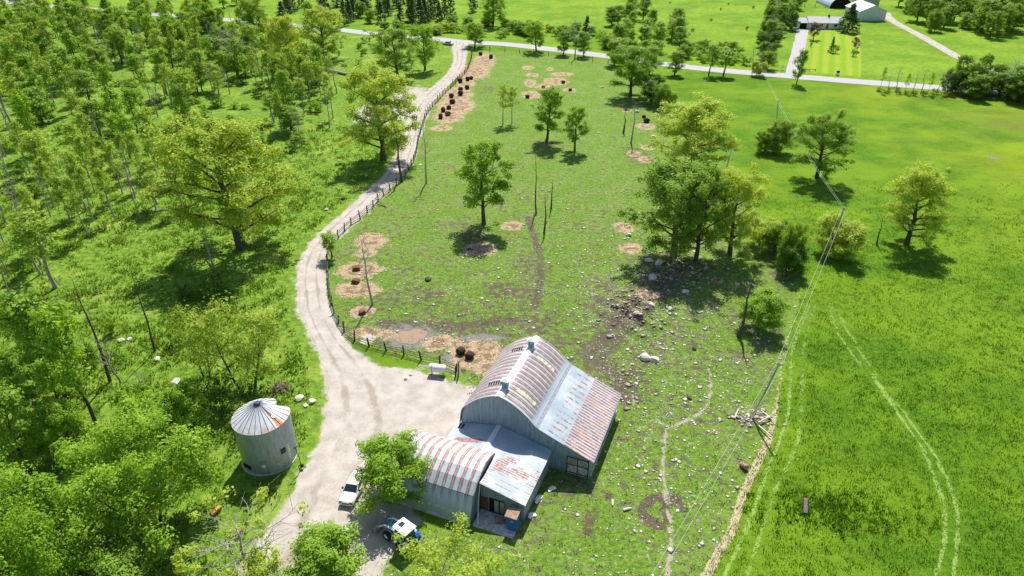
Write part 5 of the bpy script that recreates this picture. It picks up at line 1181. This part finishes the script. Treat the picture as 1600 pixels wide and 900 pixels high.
# ------------------------------------------------------------------ far farmstead
hA, hB, hC = P(1246, 44), P(1263, 45), P(1316, 46); rot = math.atan2((hC - hB).y, (hC - hB).x)
hs = thing('bungalow', 'pale single storey house with a grey roof and attached garage', 'house', tuple(hB), rot); L_ = (hC - hB).length; GL = (hB - hA).length; D = 8.5
g = MB(); g.box((L_/2, D/2, 1.35), (L_, D, 2.7)); g.build('wall', M['pale_siding'], hs)
def gable(b, x0, x1, y0, y1, z, rise, ov=.5):
    ym = (y0 + y1) / 2; b.shell([(y0 - ov, z - ov * rise / (ym - y0)), (ym, z + rise), (y1 + ov, z - ov * rise / (ym - y0))], x0 - ov, x1 + ov, .12, 'x'); b.prism([(y0, z), (ym, z + rise - .1), (y1, z)], x0 + .05, x0 + .15, 'x'); b.prism([(y0, z), (ym, z + rise - .1), (y1, z)], x1 - .15, x1 - .05, 'x')
g = MB(); gable(g, 0, L_, 0, D, 2.7, 1.7); rf = g.build('roof', M['grey_roof'], hs)
g = MB(); g.box((L_*.62, D*.5, 4.6), (.7, .7, 1.5)); g.build('chimney', M['dark_stone'], rf)
g = MB(); g.box((-GL/2 - .02, D*.4 + .6, 1.25), (GL, D*.8, 2.5)); g.build('garage_wall', M['white_paint'], hs)
g = MB(); gable(g, -GL, -.6, .6, D*.8 + .6, 2.5, 1.3); g.build('garage_roof', M['grey_roof'], hs)
g = MB(); g.box((-GL/2, .58, 1.1), (GL*.66, .1, 2.2)); g.build('garage_door', M['black'], hs)
for x, wd in ((L_*.12, 1.6), (L_*.36, 1.8), (L_*.78, 1.5)): 
    g = MB(); g.box((x, -.03, 1.55), (wd, .08, 1.1)); f = g.build('window', M['white_paint'], hs); g = MB(); g.box((x, -.08, 1.55), (wd - .2, .04, .9)); g.build('pane', M['glass'], f)
g = MB(); g.box((L_*.54, -.03, 1.05), (1.0, .08, 2.1)); g.build('front_door', M['rust'], hs)
g = MB(); g.box((L_*.5, -.4, .12), (2.2, 1.0, .24)); g.build('step', M['concrete'], hs)
def gshed(label, xa, xb, y, depth, eave, rise, wallm, roofm, name='farm_shed'):
    a, b = P(xa, y), P(xb, y); L_ = (b - a).length; s = thing(name, label, 'shed', tuple(a), math.atan2((b-a).y, (b-a).x))
    g = MB(); g.prism([(0, 0), (L_, 0), (L_, eave), (L_/2, eave + rise), (0, eave)], 0, depth, 'y'); g.build('wall', wallm, s)
    g = MB(); o_ = .4; g.shell([(-o_, eave - o_ * rise / (L_/2) + .03), (L_/2, eave + rise + .03), (L_ + o_, eave - o_ * rise / (L_/2) + .03)], -.4, depth + .4, .12); g.build('roof', roofm, s)
    return s, L_
s1, l1 = gshed('pale gabled farm shed with a white roof beside the spruce', 1341, 1382, 33, 16, 4.2, 2.6, metal_wall('pale_metal', (.70, .80, .78), .5), M['white_roof'])
g = MB(); g.box((l1/2, -.03, .2), (l1, .1, .4)); g.build('footing', M['concrete'], s1)
s2, l2 = gshed('second pale gabled shed behind the one beside the spruce', 1346, 1372, 12, 12, 3.6, 2.2, metal_wall('pale_metal_b', (.50, .56, .58), .5), M['white_roof'])
g = MB(); g.box((l2/2, -.03, 1.2), (3, .08, 2.4)); g.build('door', M['grey_metal'], s2)
a, b = P(1296, 13), P(1330, 13); L_ = (b - a).length; q3 = thing('arched_barn', 'dark open arched barn with a white end behind the bungalow', 'barn', tuple(a), math.atan2((b-a).y, (b-a).x))
ap = [(L_/2 - L_/2 * math.cos(t), L_ * .46 * math.sin(t)) for t in [math.pi * i / 14 for i in range(15)]]
g = MB(); g.shell(ap, 0, 18, .15); g.build('arched_roof', plain('pale_blue_metal', (.50, .56, .66), .5), q3)
g = MB(); g.prism([(x * .98 + .01 * L_, z * .97) for x, z in ap], .8, .9, 'y'); g.build('open_end', M['black'], q3)
fence('dark post fence in the far field beyond the bungalow', [(1225,11),(1250,11),(1290,12)], 4, True, 4)
g = thing('plank_bench', 'long low dark plank bench beside the bungalow driveway mouth', 'bench', tuple(P(1254, 111))); b = MB(); b.box((2.3, 0, .55), (4.6, .25, .12)); b.build('plank', M['dark_wood'], g)
for x in (.2, 2.3, 4.4): b = MB(); b.box((x, 0, .25), (.15, .2, .5)); b.build('leg', M['dark_wood'], g)
g = thing('mailbox', 'black topped white mailbox at the road edge below the lawn', 'mailbox', tuple(P(1308, 118))); b = MB(); b.box((0, 0, .5), (1.1, .6, .9)); b.build('box', M['white_paint'], g); b = MB(); b.box((.1, 0, 1.25), (.9, .5, .6)); b.build('lid', M['black'], g)
g = thing('road_sign', 'small white sign board left of the bungalow driveway mouth', 'sign', tuple(P(1222, 109))); b = MB(); b.tube([(0, 0, 0), (0, 0, 1.4)], .05, 5); b.build('post', M['grey_metal'], g); b = MB(); b.box((0, -.06, 1.2), (.8, .05, .9), M4=Matrix.Rotation(.25, 3, 'Y')); b.build('board', M['white_paint'], g)
